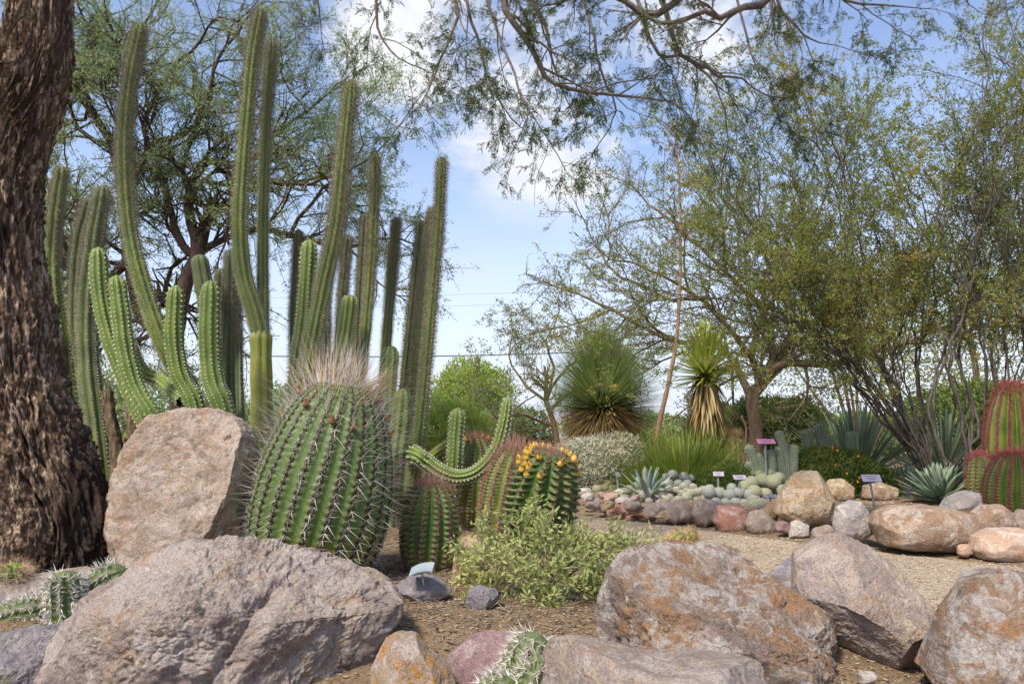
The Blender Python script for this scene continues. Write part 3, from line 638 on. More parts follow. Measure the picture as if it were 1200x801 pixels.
# ---------------------------------------------------------------- trees
def rot_dir(d, ang, rng):
    r = rng.normal(size=3); a = np.cross(d, r); a /= np.linalg.norm(a)+1e-9
    return d*math.cos(ang)+a*math.sin(ang)
class Tree:
    def __init__(s, seed, seg=.12, wander=.22, trop=0.0, ratio=.62, spread=(25, 60), kids=(4, 6), levels=3, sides=(7, 5, 4, 3, 3), leafstep=.03, rshrink=.5, bark=1.0, minr=.0015, leafbase=.15, lenj=.3):
        s.rng = np.random.default_rng(seed); s.W = Geo(); s.lp = []; s.ld = []; s.__dict__.update(seg=seg, wander=wander, trop=trop, ratio=ratio, spread=spread, kids=kids, levels=levels, sides=sides, leafstep=leafstep, rshrink=rshrink, minr=minr, leafbase=leafbase, lenj=lenj)
    def limb(s, pts, r0, r1, length, lvl=1, n=None, t0=.15, kids=None, side=8, jit=.0):
        """a main limb given by points; spawns side branches of the given length"""
        L = np.linalg.norm(np.diff(np.asarray(pts, float), axis=0), axis=1).sum(); n = n or max(6, int(L/s.seg))
        p = spline(pts, n)
        if jit: p[1:-1] += s.rng.normal(size=(n-2, 3))*jit
        s.W.tube(p, np.linspace(r0, r1, n), side, a=1.0)
        k = kids if kids is not None else max(2, int(L/length*s.rng.uniform(*s.kids)*.6))
        T = np.gradient(p, axis=0); T /= np.linalg.norm(T, axis=1)[:, None]
        for t in np.linspace(t0, 1, k):
            j = min(n-1, int(t*(n-1))); s.grow(p[j], rot_dir(T[j], R(s.rng.uniform(*s.spread)) if t < .98 else .1, s.rng), length*s.rng.uniform(1-s.lenj, 1+s.lenj), max(r1, (r0+(r1-r0)*t)*s.rshrink), lvl)
    def grow(s, p, d, L, r, lvl):
        rng = s.rng; n = max(3, int(L/s.seg)+1); pts = [p]; cur = d
        trop = np.array([0, 0, s.trop]) if np.isscalar(s.trop) else s.trop
        for k in range(n-1):
            cur = cur+rng.normal(size=3)*s.wander+trop*(.5+.5*lvl/s.levels); cur /= np.linalg.norm(cur); p = p+cur*L/(n-1); pts.append(p)
        pts = np.array(pts); s.W.tube(pts, np.linspace(max(r, s.minr), max(r*.45, s.minr*.7), n), s.sides[min(lvl, 4)], a=1.0, cap=False)
        T = np.gradient(pts, axis=0); T /= np.linalg.norm(T, axis=1)[:, None]
        if lvl < s.levels:
            for k in range(int(rng.integers(s.kids[0], s.kids[1]+1))):
                t = rng.uniform(.2, 1); f = t*(n-1); i_ = min(n-2, int(f)); q = pts[i_]+(pts[i_+1]-pts[i_])*(f-i_)
                s.grow(q, rot_dir(T[i_], R(rng.uniform(*s.spread)), rng), L*s.ratio*rng.uniform(1-s.lenj, 1+s.lenj), r*s.rshrink, lvl+1)
        if lvl >= s.levels-1:
            m = max(1, int(L/s.leafstep)); f = rng.uniform(s.leafbase, 1, m)*(n-1); i_ = np.minimum(n-2, f.astype(int))
            s.lp.append(pts[i_]+(pts[i_+1]-pts[i_])*(f-i_)[:, None]); s.ld.append(T[i_]+rng.normal(size=(m, 3))*.75)
    def foliage(s, kind, L, W, mult=1, pairs=5, droop=.0, cloud=0):
        rng = s.rng; g = Geo(); p = np.concatenate(s.lp); d = np.concatenate(s.ld)
        if mult > 1: p = np.repeat(p, mult, 0)+rng.normal(size=(len(p)*mult, 3))*L*.5; d = np.repeat(d, mult, 0)+rng.normal(size=(len(d)*mult, 3))*.6
        d = d/np.linalg.norm(d, axis=1)[:, None]; d[:, 2] -= droop; d /= np.linalg.norm(d, axis=1)[:, None]
        if cloud: nz = fbm(p*cloud, 2); k = nz > -.25+rng.normal(size=len(p))*.12; p, d = p[k], d[k]
        a = np.clip(.5+fbm(p*1.3, 2)*.9+rng.normal(size=len(p))*.16, 0, 1)
        if kind == 'leaf': g.leaves(p, d, L*rng.uniform(.6, 1.3, len(p)), W, rng, a=a)
        else:
            side = np.cross(d, rng.normal(size=d.shape)); side /= np.linalg.norm(side, axis=1)[:, None]
            for k in range(pairs):
                t = (k+1)/(pairs+.5); q = p+d*L*t; q[:, 2] -= droop*.3*L*t*t
                for sg in (-1, 1): g.leaves(q, d*.55+side*sg, L*.38*(1-.35*abs(t-.5)), W, rng, a=a)
        return g
def make_tree(T, name, label, cat, base, bark, leafmat_, fol, trunk_name='trunk', crown_name='crown', group=None):
    e = empty(name, tuple(base), label, cat, group)
    t = T.W.build(trunk_name, bark, smooth=True); t.data.transform(Matrix.Translation(-Vector(base))); t.parent = e
    if fol is not None:
        c = fol.build(crown_name, leafmat_, smooth=False); c.data.transform(Matrix.Translation(-Vector(base))); c.parent = e
    return e
PP = lambda pts, Y: [P(a, b_, Y if np.isscalar(Y) else Y[i]) for i, (a, b_) in enumerate(pts)]

# --- the big dark trunk at the left, real bark relief
def bark_trunk():
    cl = [(74, 740, 62), (74, 690, 55), (72, 650, 50), (67, 600, 49), (42, 540, 48), (20, 475, 47), (6, 400, 43), (-2, 330, 41), (-1, 250, 38), (2, 205, 37), (16, 155, 34), (40, 100, 31), (49, 60, 27), (50, 0, 25), (48, -60, 25), (30, -140, 27), (0, -240, 25)]
    Yt = 3.15; pts = np.array([P(a, b_, Yt) for a, b_, r in cl]); rad = np.array([r*Yt/F for a, b_, r in cl])
    n = 620; m = 320; p = spline(pts, n); rr = spline(np.stack([rad, rad*0, rad*0], 1), n)[:, 0]
    T = np.gradient(p, axis=0); T /= np.linalg.norm(T, axis=1)[:, None]; A = np.cross(T, np.array([0, 1.0, 0])); A /= np.linalg.norm(A, axis=1)[:, None]; B = np.cross(T, A)
    th = np.arange(m)*2*math.pi/m; s_ = np.concatenate([[0], np.cumsum(np.linalg.norm(np.diff(p, axis=0), axis=1))])
    N = A[:, None]*np.cos(th)[None, :, None]+B[:, None]*np.sin(th)[None, :, None]
    TH, SS = np.meshgrid(th, s_); q = np.stack([np.cos(TH).ravel()*1.0, np.sin(TH).ravel()*1.0, SS.ravel()], 1)
    w1 = fbm(q*np.array([2, 2, 1.2]), 3)*.35
    qq = q*np.array([5, 5, 5.5])+w1[:, None]*2
    ridge = fbm(qq, 4, .55, True); plates = fbm(q*np.array([11, 11, 9])+w1[:, None]*3+4, 4, .6, True); fin = fbm(q*np.array([34, 34, 10]), 3, .6)
    lump = fbm(q*np.array([1.3, 1.3, 2.2])+9, 3)
    d = .035*lump+.034*np.clip(ridge, -.6, .8)+.024*plates+.011*fin+.012*np.floor(fbm(q*np.array([9, 9, 7])+w1[:, None]*4+20, 3)*4)/4
    d = d*np.repeat(rr, m)/rad.mean()
    knot = np.exp(-(((q[:, 2]-s_[int(n*.30)])/.11)**2+((TH.ravel()-5.4)/.45)**2)); d += -.02*knot
    v = p.repeat(m, 0)+N.reshape(-1, 3)*(rr.repeat(m)+d)[:, None]
    i_ = np.arange(n-1)[:, None]*m; j = np.arange(m)[None]; j2 = (j+1) % m
    f = np.stack([i_+j, i_+j2, i_+m+j2, i_+m+j], -1).reshape(-1, 4)
    g_ = Geo(); g_.add(v, f, None, np.clip(.45+.55*ridge+.25*plates, 0, 1)); return g_, p
g_, tp = bark_trunk()
tb = P(70, 668, 3.15)
T1 = empty('mesquite_tree', tuple(tb), 'big old tree with thick rough dark bark at the left edge', 'tree')
def child(geo, name, mat, par, smooth=True, base=None):
    o = geo.build(name, mat, smooth=smooth); o.data.transform(Matrix.Translation(-Vector(par.location if base is None else base))); o.parent = par; return o
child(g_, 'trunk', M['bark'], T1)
t = Tree(31, trop=-.02, levels=3, seg=.16, kids=(3, 5), leafstep=.05)
t.limb([tp[-1]-np.array([.05, 0, .2]), tp[-1]+np.array([-.5, .2, .5]), tp[-1]+np.array([-1.2, .6, 1.1])], .09, .03, .8)
t.limb([tp[-1]-np.array([.02, 0, .25]), tp[-1]+np.array([.1, -.5, .6]), tp[-1]+np.array([.3, -1.2, 1.3])], .08, .03, .8)
t.limb(PP([(8, 110), (-10, 60), (-40, 20)], [3.15, 3.1, 3.0]), .06, .03, .5, kids=3)
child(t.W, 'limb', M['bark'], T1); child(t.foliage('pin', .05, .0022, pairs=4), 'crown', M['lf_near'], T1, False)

# --- feathery tree behind the column cacti
t = Tree(32, seg=.16, wander=.25, trop=.02, ratio=.62, kids=(5, 7), levels=3, leafstep=.035, spread=(25, 70))
Y2 = 8.0
main = [(205, 560), (210, 470), (205, 400), (218, 330), (232, 300)]
t.limb(PP(main, Y2), .10, .075, .6, kids=2, t0=.6, side=10)
for pts, r0, r1, L in [
   ([(230, 302), (225, 260), (222, 225), (232, 200), (250, 189), (280, 200), (330, 215)], .065, .03, .9),
   ([(228, 300), (212, 285), (200, 250), (188, 200), (170, 150), (182, 110), (210, 70)], .05, .02, .9),
   ([(228, 302), (250, 285), (290, 268), (340, 275), (400, 290), (440, 280)], .05, .015, .9),
   ([(205, 400), (165, 370), (150, 310), (125, 330), (90, 320), (40, 290)], .07, .03, .9),
   ([(150, 315), (145, 240), (136, 190), (120, 150), (100, 120), (78, 100)], .06, .035, .8),
   ([(136, 190), (150, 160), (155, 120)], .025, .015, .8),
   ([(160, 200), (185, 165), (215, 158), (240, 130), (250, 90)], .04, .015, .9),
   ([(222, 225), (215, 190), (240, 120), (260, 60), (300, 10)], .035, .012, .9),
   ([(280, 200), (320, 160), (360, 130), (400, 100)], .03, .01, .9),
   ([(78, 100), (60, 40), (90, -20)], .03, .01, .9), ([(182, 110), (160, 50), (190, -10)], .03, .01, .9),
   ([(340, 275), (370, 230), (410, 200), (440, 180)], .025, .01, .8), ([(330, 215), (370, 210), (400, 240), (430, 250)], .02, .01, .8),
   ([(90, 320), (70, 260), (80, 200)], .03, .01, .8), ([(218, 330), (190, 380), (150, 400), (90, 380)], .04, .015, .8)]:
    t.limb(PP(pts, list(Y2+np.linspace(0, t.rng.uniform(-.7, .9), len(pts)))), r0, r1, L*.95, jit=.01)
make_tree(t, 'palo_verde_tree', 'feathery pale green tree with dark twisting limbs behind the column cacti', 'tree', P(205, 545, Y2), M['barkdark'], M['lf_back'], t.foliage('leaf', .045, .0056, 3, cloud=1.1, droop=.2))

# --- overhanging branches from a tree standing out of the frame
t = Tree(33, seg=.09, wander=.2, trop=-.08, ratio=.6, kids=(3, 4), levels=3, leafstep=.03, spread=(20, 60), minr=.0012)
root = np.array([2.9, 1.2, 0.0]); fork = np.array([2.5, 2.2, 3.9])
t.limb([root, root+np.array([.1, .2, 1.2]), root+np.array([-.1, .6, 2.6]), fork], .17, .11, .5, kids=1, t0=1, side=12)
def over(pts, Ys, r0, r1, L, via=None, **k):
    L *= .85; q = PP(pts, Ys); start = fork if via is None else via
    mid = (start*.5+q[0]*.5)+np.array([0, 0, .25]); t.W.tube(spline([start, mid, q[0]], 10), np.linspace(max(r0*1.6, .03), r0, 10), 7, a=1.0)
    t.limb(q, r0, r1, L, jit=.006, **k)
over([(760, -40), (795, 0), (760, 18), (728, 0), (700, -10)], 3.9, .03, .012, .45)
over([(560, -60), (583, -20), (592, 12), (615, 45), (635, 78), (648, 100), (690, 108), (725, 113), (765, 116)], 4.0, .026, .006, .42)
over([(600, -60), (622, 0), (638, 28), (643, 55), (650, 80)], 4.3, .02, .006, .42)
over([(930, -40), (898, 2), (872, 8), (850, 22), (820, 14), (790, 30), (762, 24), (735, 0)], 3.8, .024, .008, .4)
over([(760, -40), (778, 10), (790, 50), (815, 75), (842, 88), (870, 92)], 4.1, .02, .006, .45)
over([(740, -20), (770, 60), (800, 65), (830, 92), (850, 130)], 4.4, .014, .005, .42)
over([(520, -60), (533, 0), (535, 25), (517, 65), (500, 110)], 4.0, .014, .004, .4)
over([(540, -60), (548, 10), (562, 55), (575, 100), (600, 140)], 4.2, .012, .004, .4)
over([(560, -50), (580, 30), (600, 80), (615, 120), (640, 160)], 3.8, .010, .004, .38)
over([(660, -40), (690, 20), (700, 70), (720, 120), (715, 150)], 4.3, .012, .004, .4)
over([(450, -50), (440, 10), (450, 50), (480, 75)], 4.3, .012, .004, .36)
over([(380, -50), (370, -5), (375, 20)], 4.4, .012, .004, .36)
over([(320, -60), (330, -20), (345, 0)], 4.4, .010, .004, .32)
over([(960, -50), (975, -6), (1010, 6), (1060, 8)], 4.0, .014, .004, .34)
over([(900, -50), (915, 10), (940, 40), (960, 50)], 4.1, .012, .004, .34)
over([(1100, -60), (1120, -20), (1135, 5)], 4.0, .010, .003, .3)
over([(860, -20), (880, 60), (890, 90)], 4.3, .010, .003, .4)
t.W.tube(spline(PP([(643, 150), (640, 180), (628, 210), (626, 242)], 4.0), 12), np.linspace(.003, .0012, 12), 3, a=1.0)
fo = t.foliage('pin', .052, .0027, pairs=6, droop=.35)
make_tree(t, 'overhanging_tree', 'leafy mesquite branches hanging down into the top of the view', 'tree', root, M['barkgrey'], M['lf_near'], fo)

# --- spreading mid-distance tree with dark forked trunk
t = Tree(34, seg=.22, wander=.2, trop=.03, ratio=.6, kids=(4, 6), levels=3, leafstep=.06, spread=(25, 65))
Y4 = 12
t.limb(PP([(884, 548), (886, 505), (882, 470), (892, 450)], Y4), .125, .1, .6, kids=1, t0=1, side=10, jit=.02)
for pts, r0, r1 in [([(892, 452), (910, 430), (940, 425), (985, 425), (1030, 410)], .09, .03), ([(882, 472), (870, 440), (862, 425), (840, 445), (820, 470)], .07, .03), ([(890, 455), (880, 420), (860, 390), (820, 350), (770, 320)], .07, .02),
    ([(892, 452), (905, 410), (895, 360), (900, 310), (880, 260)], .07, .02), ([(880, 420), (900, 360), (940, 300), (960, 250)], .06, .02), ([(862, 425), (835, 400), (790, 400), (730, 370), (690, 350)], .06, .02),
    ([(910, 430), (930, 390), (980, 370), (1040, 340)], .07, .02), ([(895, 360), (850, 320), (800, 270), (760, 240)], .05, .02), ([(820, 350), (780, 350), (720, 320), (700, 290)], .04, .015), ([(790, 400), (760, 380), (740, 345)], .03, .01),
    ([(940, 300), (930, 240), (950, 200)], .03, .01), ([(850, 320), (845, 260), (830, 220)], .03, .01)]:
    t.limb(PP(pts, list(Y4+np.linspace(0, t.rng.uniform(-1.2, 1), len(pts)))), r0, r1, 1.15, jit=.02)
make_tree(t, 'acacia_tree', 'wide airy tree with a dark crooked forked trunk in the middle distance', 'tree', P(884, 545, Y4), M['barkbrown'], M['lf_mid'], t.foliage('leaf', .06, .0085, 3, cloud=.7, droop=.15))

# --- thin airy tree left of the round yucca
t = Tree(35, seg=.2, wander=.28, trop=.02, ratio=.6, kids=(4, 6), levels=3, leafstep=.06, spread=(25, 70))
Y5 = 13
t.limb(PP([(655, 540), (650, 500), (640, 470)], Y5), .06, .045, .5, kids=1, t0=1)
for pts in [[(640, 470), (615, 450), (595, 420), (600, 395)], [(640, 470), (650, 430), (640, 400), (650, 380)], [(645, 480), (680, 450), (700, 420), (690, 390)], [(650, 500), (615, 485), (590, 490), (575, 480)], [(640, 470), (665, 430), (720, 400), (740, 380)]]:
    t.limb(PP(pts, list(Y5+np.linspace(0, t.rng.uniform(-1, 1), len(pts)))), .03, .01, .95, jit=.02)
make_tree(t, 'sparse_tree', 'small sparse tree with thin tangled twigs left of the round yucca', 'tree', P(655, 540, Y5), M['barkbrown'], M['lf_mid'], t.foliage('leaf', .06, .009, 4, cloud=1.0))

# --- creosote bush leaning left, many grey stems
def creosote(seed, Yc, stems, L, name, label, base, grp=None, lstep=.05, mult=4, mat='lf_creo', rr=.016):
    t = Tree(seed, seg=.12, wander=.18, trop=.06, ratio=.62, kids=(3, 4), levels=3, leafstep=lstep, spread=(18, 50), minr=.0018)
    stems = [s_ for s_ in stems]+[[(a+t.rng.normal()*(3+11*i_/len(s_)), b_+t.rng.normal()*(1+9*i_/len(s_))) for i_, (a, b_) in enumerate(s_)] for s_ in stems]
    for s_ in stems:
        s_ = [(s_[0][0]+2, 512+(CAMZ-hz_(base[0], Yc)+.03)*F/Yc)]+list(s_)
        dz = t.rng.uniform(-.6, .6); ys = [Yc+dz*k/(len(s_)-1) for k in range(len(s_))]
        t.limb(PP(s_, ys), rr*t.rng.uniform(.5, 1.2), .005, L, t0=.42, jit=.014, side=6)
    return make_tree(t, name, label, 'shrub', np.array([base[0], base[1], hz_(base[0], base[1])]), M['barkcreo'], M[mat], t.foliage('leaf', .032, .0068, mult, cloud=1.3), 'stems', 'crown', grp)
Y6 = 7.2
st = [[(1080, 545), (1040, 495), (1010, 450), (960, 395), (900, 360), (840, 350), (780, 350), (722, 366)],
      [(1082, 545), (1045, 480), (1000, 420), (975, 370), (960, 300), (930, 230), (900, 170)],
      [(1078, 545), (1030, 490), (985, 415), (940, 340), (900, 270), (870, 200)],
      [(1085, 545), (1050, 470), (1020, 400), (990, 340), (990, 280), (970, 200), (955, 150)],
      [(1085, 545), (1060, 480), (1035, 420), (1030, 360), (1010, 300), (1000, 230), (985, 160)],
      [(1088, 545), (1060, 490), (1040, 440), (1000, 380), (945, 310), (890, 290)],
      [(1088, 545), (1070, 470), (1050, 410), (1060, 350), (1050, 290), (1010, 240), (960, 150)],
      [(1090, 545), (1080, 480), (1075, 420), (1095, 360), (1090, 300), (1080, 240), (1040, 180)],
      [(1082, 545), (1045, 500), (1020, 455), (990, 420), (930, 400), (880, 390)],
      [(1085, 545), (1055, 500), (1010, 430), (985, 380), (930, 330), (880, 330), (830, 300)],
      [(1083, 545), (1050, 485), (1015, 440), (970, 350), (920, 290), (850, 240), (830, 190)],
      [(1086, 545), (1065, 500), (1045, 450), (1055, 390), (1075, 330), (1070, 280)],
      [(1083, 545), (1040, 490), (1000, 445), (965, 410), (935, 370), (900, 330)]]
creosote(36, Y6, st, .75, 'creosote_bush', 'large leaning shrub with many bare grey stems fanning to the left', P(1080, 545, Y6))
st = [[(1110, 550), (1095, 480), (1110, 400), (1150, 330), (1145, 260), (1165, 190), (1195, 130)],
      [(1150, 550), (1155, 470), (1150, 400), (1140, 340), (1143, 290), (1170, 220), (1200, 140), (1215, 90)],
      [(1150, 550), (1170, 480), (1165, 400), (1190, 330), (1180, 260), (1210, 200)],
      [(1130, 550), (1130, 470), (1110, 420), (1120, 340), (1100, 280), (1120, 200), (1165, 120), (1155, 45)],
      [(1160, 550), (1180, 470), (1200, 400), (1190, 320), (1200, 250)],
      [(1130, 550), (1140, 490), (1125, 420), (1135, 360), (1160, 310), (1155, 240), (1140, 160)],
      [(1170, 550), (1200, 480), (1230, 400), (1220, 300), (1240, 200)],
      [(1155, 550), (1160, 500), (1180, 440), (1175, 370), (1200, 290), (1190, 200), (1200, 120), (1190, 60)]]
creosote(37, 6.6, st, .62, 'creosote_bush', 'tall upright shrub with thin dark stems at the right edge behind the red cacti', P(1145, 550, 6.6))

# --- leafy masses further back, each a tree or shrub of its own
def bushy(seed, px, py, rx, ry, Yc, name, label, cat, mat, n, L, W, base_py, bark='barkbrown', depth=1.0, nz=1.2, grp=None, kind='leaf', th=0.0):
    rng = np.random.default_rng(seed); c = P(px, py, Yc); ax = np.array([rx*Yc/F, rx*Yc/F*depth, ry*Yc/F]); base = P(px, base_py, Yc)
    base = np.array([base[0], Yc, hz_(base[0], Yc)])
    pts = []
    while sum(map(len, pts)) < n:
        u = rng.normal(size=(n*2, 3)); u /= np.linalg.norm(u, axis=1)[:, None]; rad = rng.uniform(size=(n*2, 1))**.38; wv = fbm(u*1.8+seed, 3)[:, None]
        q = u*rad*(1+.38*wv); k = (fbm(q*2.6*nz+seed*2, 3) > th+rng.normal(size=len(q))*.14); pts.append(q[k])
    q = np.concatenate(pts)[:n]; p = q*ax+c; p = p[p[:, 2] > base[2]-.02]
    d = q[:len(p)]*.5+rng.normal(size=(len(p), 3))*.7+np.array([0, 0, .3]); g = Geo()
    a = np.clip(.5+fbm(p*1.1, 2)*.9+rng.normal(size=len(p))*.15, 0, 1)
    g.leaves(p, d, L*rng.uniform(.6, 1.3, len(p)), W, rng, a=a)
    t = Tree(seed, seg=.25, levels=2, kids=(3, 4)); 
    for k in range(7):
        e = p[rng.integers(len(p))]; t.W.tube(spline([base, base*.5+e*.5+rng.normal(size=3)*.1, e], 8), np.linspace(.03, .006, 8)*Yc/9, 5, a=1.0)
    return make_tree(t, name, label, cat, base, M[bark], M[mat], g, 'stems' if cat == 'shrub' else 'trunk', 'foliage' if cat == 'shrub' else 'crown', grp)
bushy(41, 552, 470, 52, 50, 16, 'leafy_tree', 'bright yellow-green tree beyond the right group of column cacti', 'tree', 'lf_bright', 15000, .10, .017, 560, nz=1.9, th=.0)
bushy(42, 520, 505, 55, 40, 11, 'shrub', 'pale green wispy shrub behind the arching cactus', 'shrub', 'lf_bright', 9000, .10, .011, 570, nz=1.4)
bushy(43, 605, 505, 42, 28, 14, 'shrub', 'dull green shrub below the small sparse tree', 'shrub', 'lf_back', 4000, .12, .02, 550)
bushy(44, 905, 492, 58, 27, 13.5, 'rounded_shrub', 'dense rounded dark green shrub around the foot of the crooked tree', 'shrub', 'lf_hedge', 16000, .10, .014, 545, nz=.7, th=-.5)
bushy(45, 835, 500, 32, 30, 14.5, 'rounded_shrub', 'smaller green shrub to the right of the skirted yucca', 'shrub', 'lf_hedge', 6000, .10, .016, 545, nz=.7, th=-.4)
bushy(46, 1010, 400, 110, 95, 15, 'background_tree', 'broad olive tree filling the gap behind the leaning shrub', 'tree', 'lf_creo', 8000, .10, .015, 545, nz=1.5, th=-.05)
bushy(47, 1150, 380, 110, 130, 13, 'background_tree', 'tall olive green tree behind the right edge shrubs', 'tree', 'lf_creo', 8000, .095, .015, 545, nz=1.5, th=-.02)
bushy(48, 1150, 490, 90, 45, 10, 'shrub', 'low dense olive shrub behind the red barrel cacti', 'shrub', 'lf_hedge', 12000, .085, .018, 560, nz=1.2, th=-.25)
bushy(49, 50, 330, 70, 130, 13, 'background_tree', 'light green tree showing between the trunk and the column cacti', 'tree', 'lf_bright', 8000, .10, .014, 560, nz=1.5, th=.02)
bushy(50, 150, 480, 130, 55, 14, 'background_tree', 'pale olive bushes seen low through the column cacti', 'shrub', 'lf_back', 12000, .11, .018, 560, nz=1.4, th=-.1)
bushy(51, 380, 500, 110, 50, 13, 'background_shrub', 'green shrub mass behind the base of the tall column cacti', 'shrub', 'lf_back', 12000, .12, .026, 570, nz=1.3, th=-.15)
bushy(52, -30, 540, 50, 70, 7, 'shrub', 'leafy shrub at the far left edge behind the big trunk', 'shrub', 'lf_bush', 4000, .07, .012, 640, nz=1.4)
bushy(53, 740, 505, 85, 20, 24, 'background_shrub', 'hazy low shrubs on the horizon behind the yuccas', 'shrub', 'lf_back', 6000, .2, .05, 530, nz=1.4)
bushy(54, 960, 510, 160, 22, 20, 'background_shrub', 'low dark shrubs on the horizon behind the large agaves', 'shrub', 'lf_hedge', 9000, .18, .04, 535, nz=1.2, th=-.1)
# ---------------------------------------------------------------- cacti
def barrelmat(name, g1, g2, lo=.84, hi=.95, dark=(.03, .02, .014), old=(0.30, 0.2, 0.04), oz=.25, oa=.8):
    b = NB(name); v = b.attr()
    col = b.mixc(b.rng(b.noise(7, 5, .6), .35, .65), g1, g2)
    s = b.n('ShaderNodeSeparateXYZ'); b.l(b.tc.outputs['Object'], s.inputs[0])
    low = b.math('MULTIPLY', b.rng(s.outputs[2], 0, oz, 1, 0), b.rng(b.noise(22, 6, .7, .5), .40, .6))
    col = b.mixc(b.math('MULTIPLY', low, oa), col, old)
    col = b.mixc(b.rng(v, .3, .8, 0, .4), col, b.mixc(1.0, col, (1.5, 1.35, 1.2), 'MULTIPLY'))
    dk = b.math('MULTIPLY', b.rng(v, lo, hi), b.rng(b.noise(45, 3, .6), .3, .5))
    col = b.mixc(dk, col, dark)
    col = b.mixc(b.rng(b.noise(120, 4), .45, .7, 0, .3), col, b.mixc(1.0, col, (.6, .6, .55), 'MULTIPLY'))
    return b.bsdf(col, .5, .35, b.bump(b.noise(80, 4), .003, .8))
M['cx_barrel'] = barrelmat('barrel_skin', (0.06, 0.105, 0.022), (0.09, 0.138, 0.033), .8, .93)
M['cx_barrel2'] = barrelmat('small_barrel_skin', (0.11, 0.17, 0.035), (0.17, 0.22, 0.05), .86, .97, (.12, .09, .06), oz=.35)
M['cx_barreld'] = barrelmat('dark_barrel_skin', (0.05, 0.095, 0.02), (0.09, 0.14, 0.03), .93, .99, (.12, .09, .06), (0.2, 0.2, 0.05), .15)
M['cx_red'] = barrelmat('red_barrel_skin', (0.065, 0.11, 0.02), (0.12, 0.16, 0.03), .88, .97, (.13, .08, .05), oz=.05)

def rib_stem(pts, r, nr=8, depth=.22, tip=1.4, step=.016, taper=.0, wob=.09, seed=0, base_r=1.0, tub=0.0):
    p0 = np.asarray(pts, float); L = np.linalg.norm(np.diff(p0, axis=0), axis=1).sum(); n = max(12, int(L/step)); p = spline(p0, n)
    s = np.linspace(0, L, n); T = np.gradient(p, axis=0); T /= np.linalg.norm(T, axis=1)[:, None]
    A = np.cross(T, np.array([0, 1.0, 0])+np.array([.01, 0, .02])); A /= np.linalg.norm(A, axis=1)[:, None]; B = np.cross(T, A)
    rr = r*(1-taper*s/L)*(1+wob*perlin(np.stack([s*7, s*0+seed*3.1, s*0], 1))*2)*(1+(base_r-1)*np.exp(-s/.15))
    rt = r*tip; e = np.clip((s-(L-rt))/rt, 0, 1); rr = rr*np.sqrt(np.maximum(1-e**2, 0.0025))
    # extra rings near the tip
    m = nr*6; th = np.arange(m)*2*math.pi/m; c = np.abs(np.cos(nr*th/2)); prof = (1-depth)+depth*c**.9
    tw = 0.0
    pr = np.broadcast_to(prof[None], (n, m))
    if tub: pr = pr*(1+tub*c[None]*np.cos(s[:, None]*2*math.pi/.022))
    N = A[:, None]*np.cos(th)[None, :, None]+B[:, None]*np.sin(th)[None, :, None]
    v = p[:, None]+N*(rr[:, None]*pr)[:, :, None]
    i_ = np.arange(n-1)[:, None]*m; j = np.arange(m)[None]; j2 = (j+1) % m
    q = np.stack([i_+j, i_+j2, i_+m+j2, i_+m+j], -1).reshape(-1, 4)
    v = np.vstack([v.reshape(-1, 3), p[-1:]+T[-1]*r*.03]); t = np.stack([(n-1)*m+np.arange(m), (n-1)*m+(np.arange(m)+1) % m, np.full(m, n*m)], -1)
    g = Geo(); g.add(v, q, t, np.append(np.tile(c, n), .5))
    return g, p, s, T, A, B, rr
def rib_spines(info, nr, rng, sp=.022, k=6, L=.018, W=.0006, topL=None, topk=None, topfrac=.35, dots=True, fac=1.0, lat=.75, dot=.0045, topband=None):
    g_, p, s, T, A, B, rr = info; g = Geo(); LT = s[-1]; cnt = int(LT/sp)
    P0 = []; D0 = []; Ls = []; Aa = []; DP = []; DN = []
    for j in range(nr):
        th = 2*math.pi*j/nr
        ss = (np.arange(cnt)+rng.uniform(0, 1))*sp; ss = ss[ss < LT-.002]
        def it(a): return np.stack([np.interp(ss, s, a[:, c]) for c in range(3)], 1)
        a_, b_, t_, c_ = it(A), it(B), it(T), it(p); R_ = np.interp(ss, s, rr)
        N = a_*math.cos(th)+b_*math.sin(th); S = np.cross(N, t_); q = c_+N*R_[:, None]
        DP.append(q); DN.append(N); top = np.clip((ss-LT*(1-topfrac))/(LT*topfrac+1e-6)*2.2, 0, 1)
        if topL is None: top = top*0
        kk = topk or k
        for h in range(max(k, kk)):
            sel = (rng.uniform(size=len(ss)) < (1 if h < k else top))
            dd = N*1.0+S*rng.normal(scale=lat, size=(len(ss), 1))+t_*rng.normal(scale=lat, size=(len(ss), 1))
            l = (L+(0 if topL is None else (topL-L)*top))*rng.uniform(.55, 1.25, len(ss))
            P0.append(q[sel]); D0.append(dd[sel]); Ls.append(l[sel]); Aa.append((rng.uniform(0, 1, len(ss))*(1-.6*top))[sel])
    g.cones(np.concatenate(P0), np.concatenate(D0), np.concatenate(Ls), W, rng, 0, np.concatenate(Aa))
    if dots:
        dp, dn = np.concatenate(DP), np.concatenate(DN); g.cones(dp-dn*.001, dn, dot, dot*.8, rng, 1, .5)
    return g
_ss = [500]
def stem_part(par, pts, r, mat, nr=8, spine='sp_grey', name='stem', top=None, label=None, base_r=1.0, **k):
    _ss[0] += 1; rng = np.random.default_rng(_ss[0]); loc = np.array(par.location)
    kw = {a: k.pop(a) for a in ('depth', 'taper', 'tub', 'wob', 'tip', 'step') if a in k}
    info = rib_stem(pts-loc, r, nr, seed=_ss[0], base_r=base_r, **kw); o = info[0].build(name, M[mat]); o.parent = par
    if label: o['label'] = label
    s = rib_spines(info, nr, rng, **k); s_ = s.build('spines', [M[spine], M['areole']], smooth=False); s_.parent = o
    return o
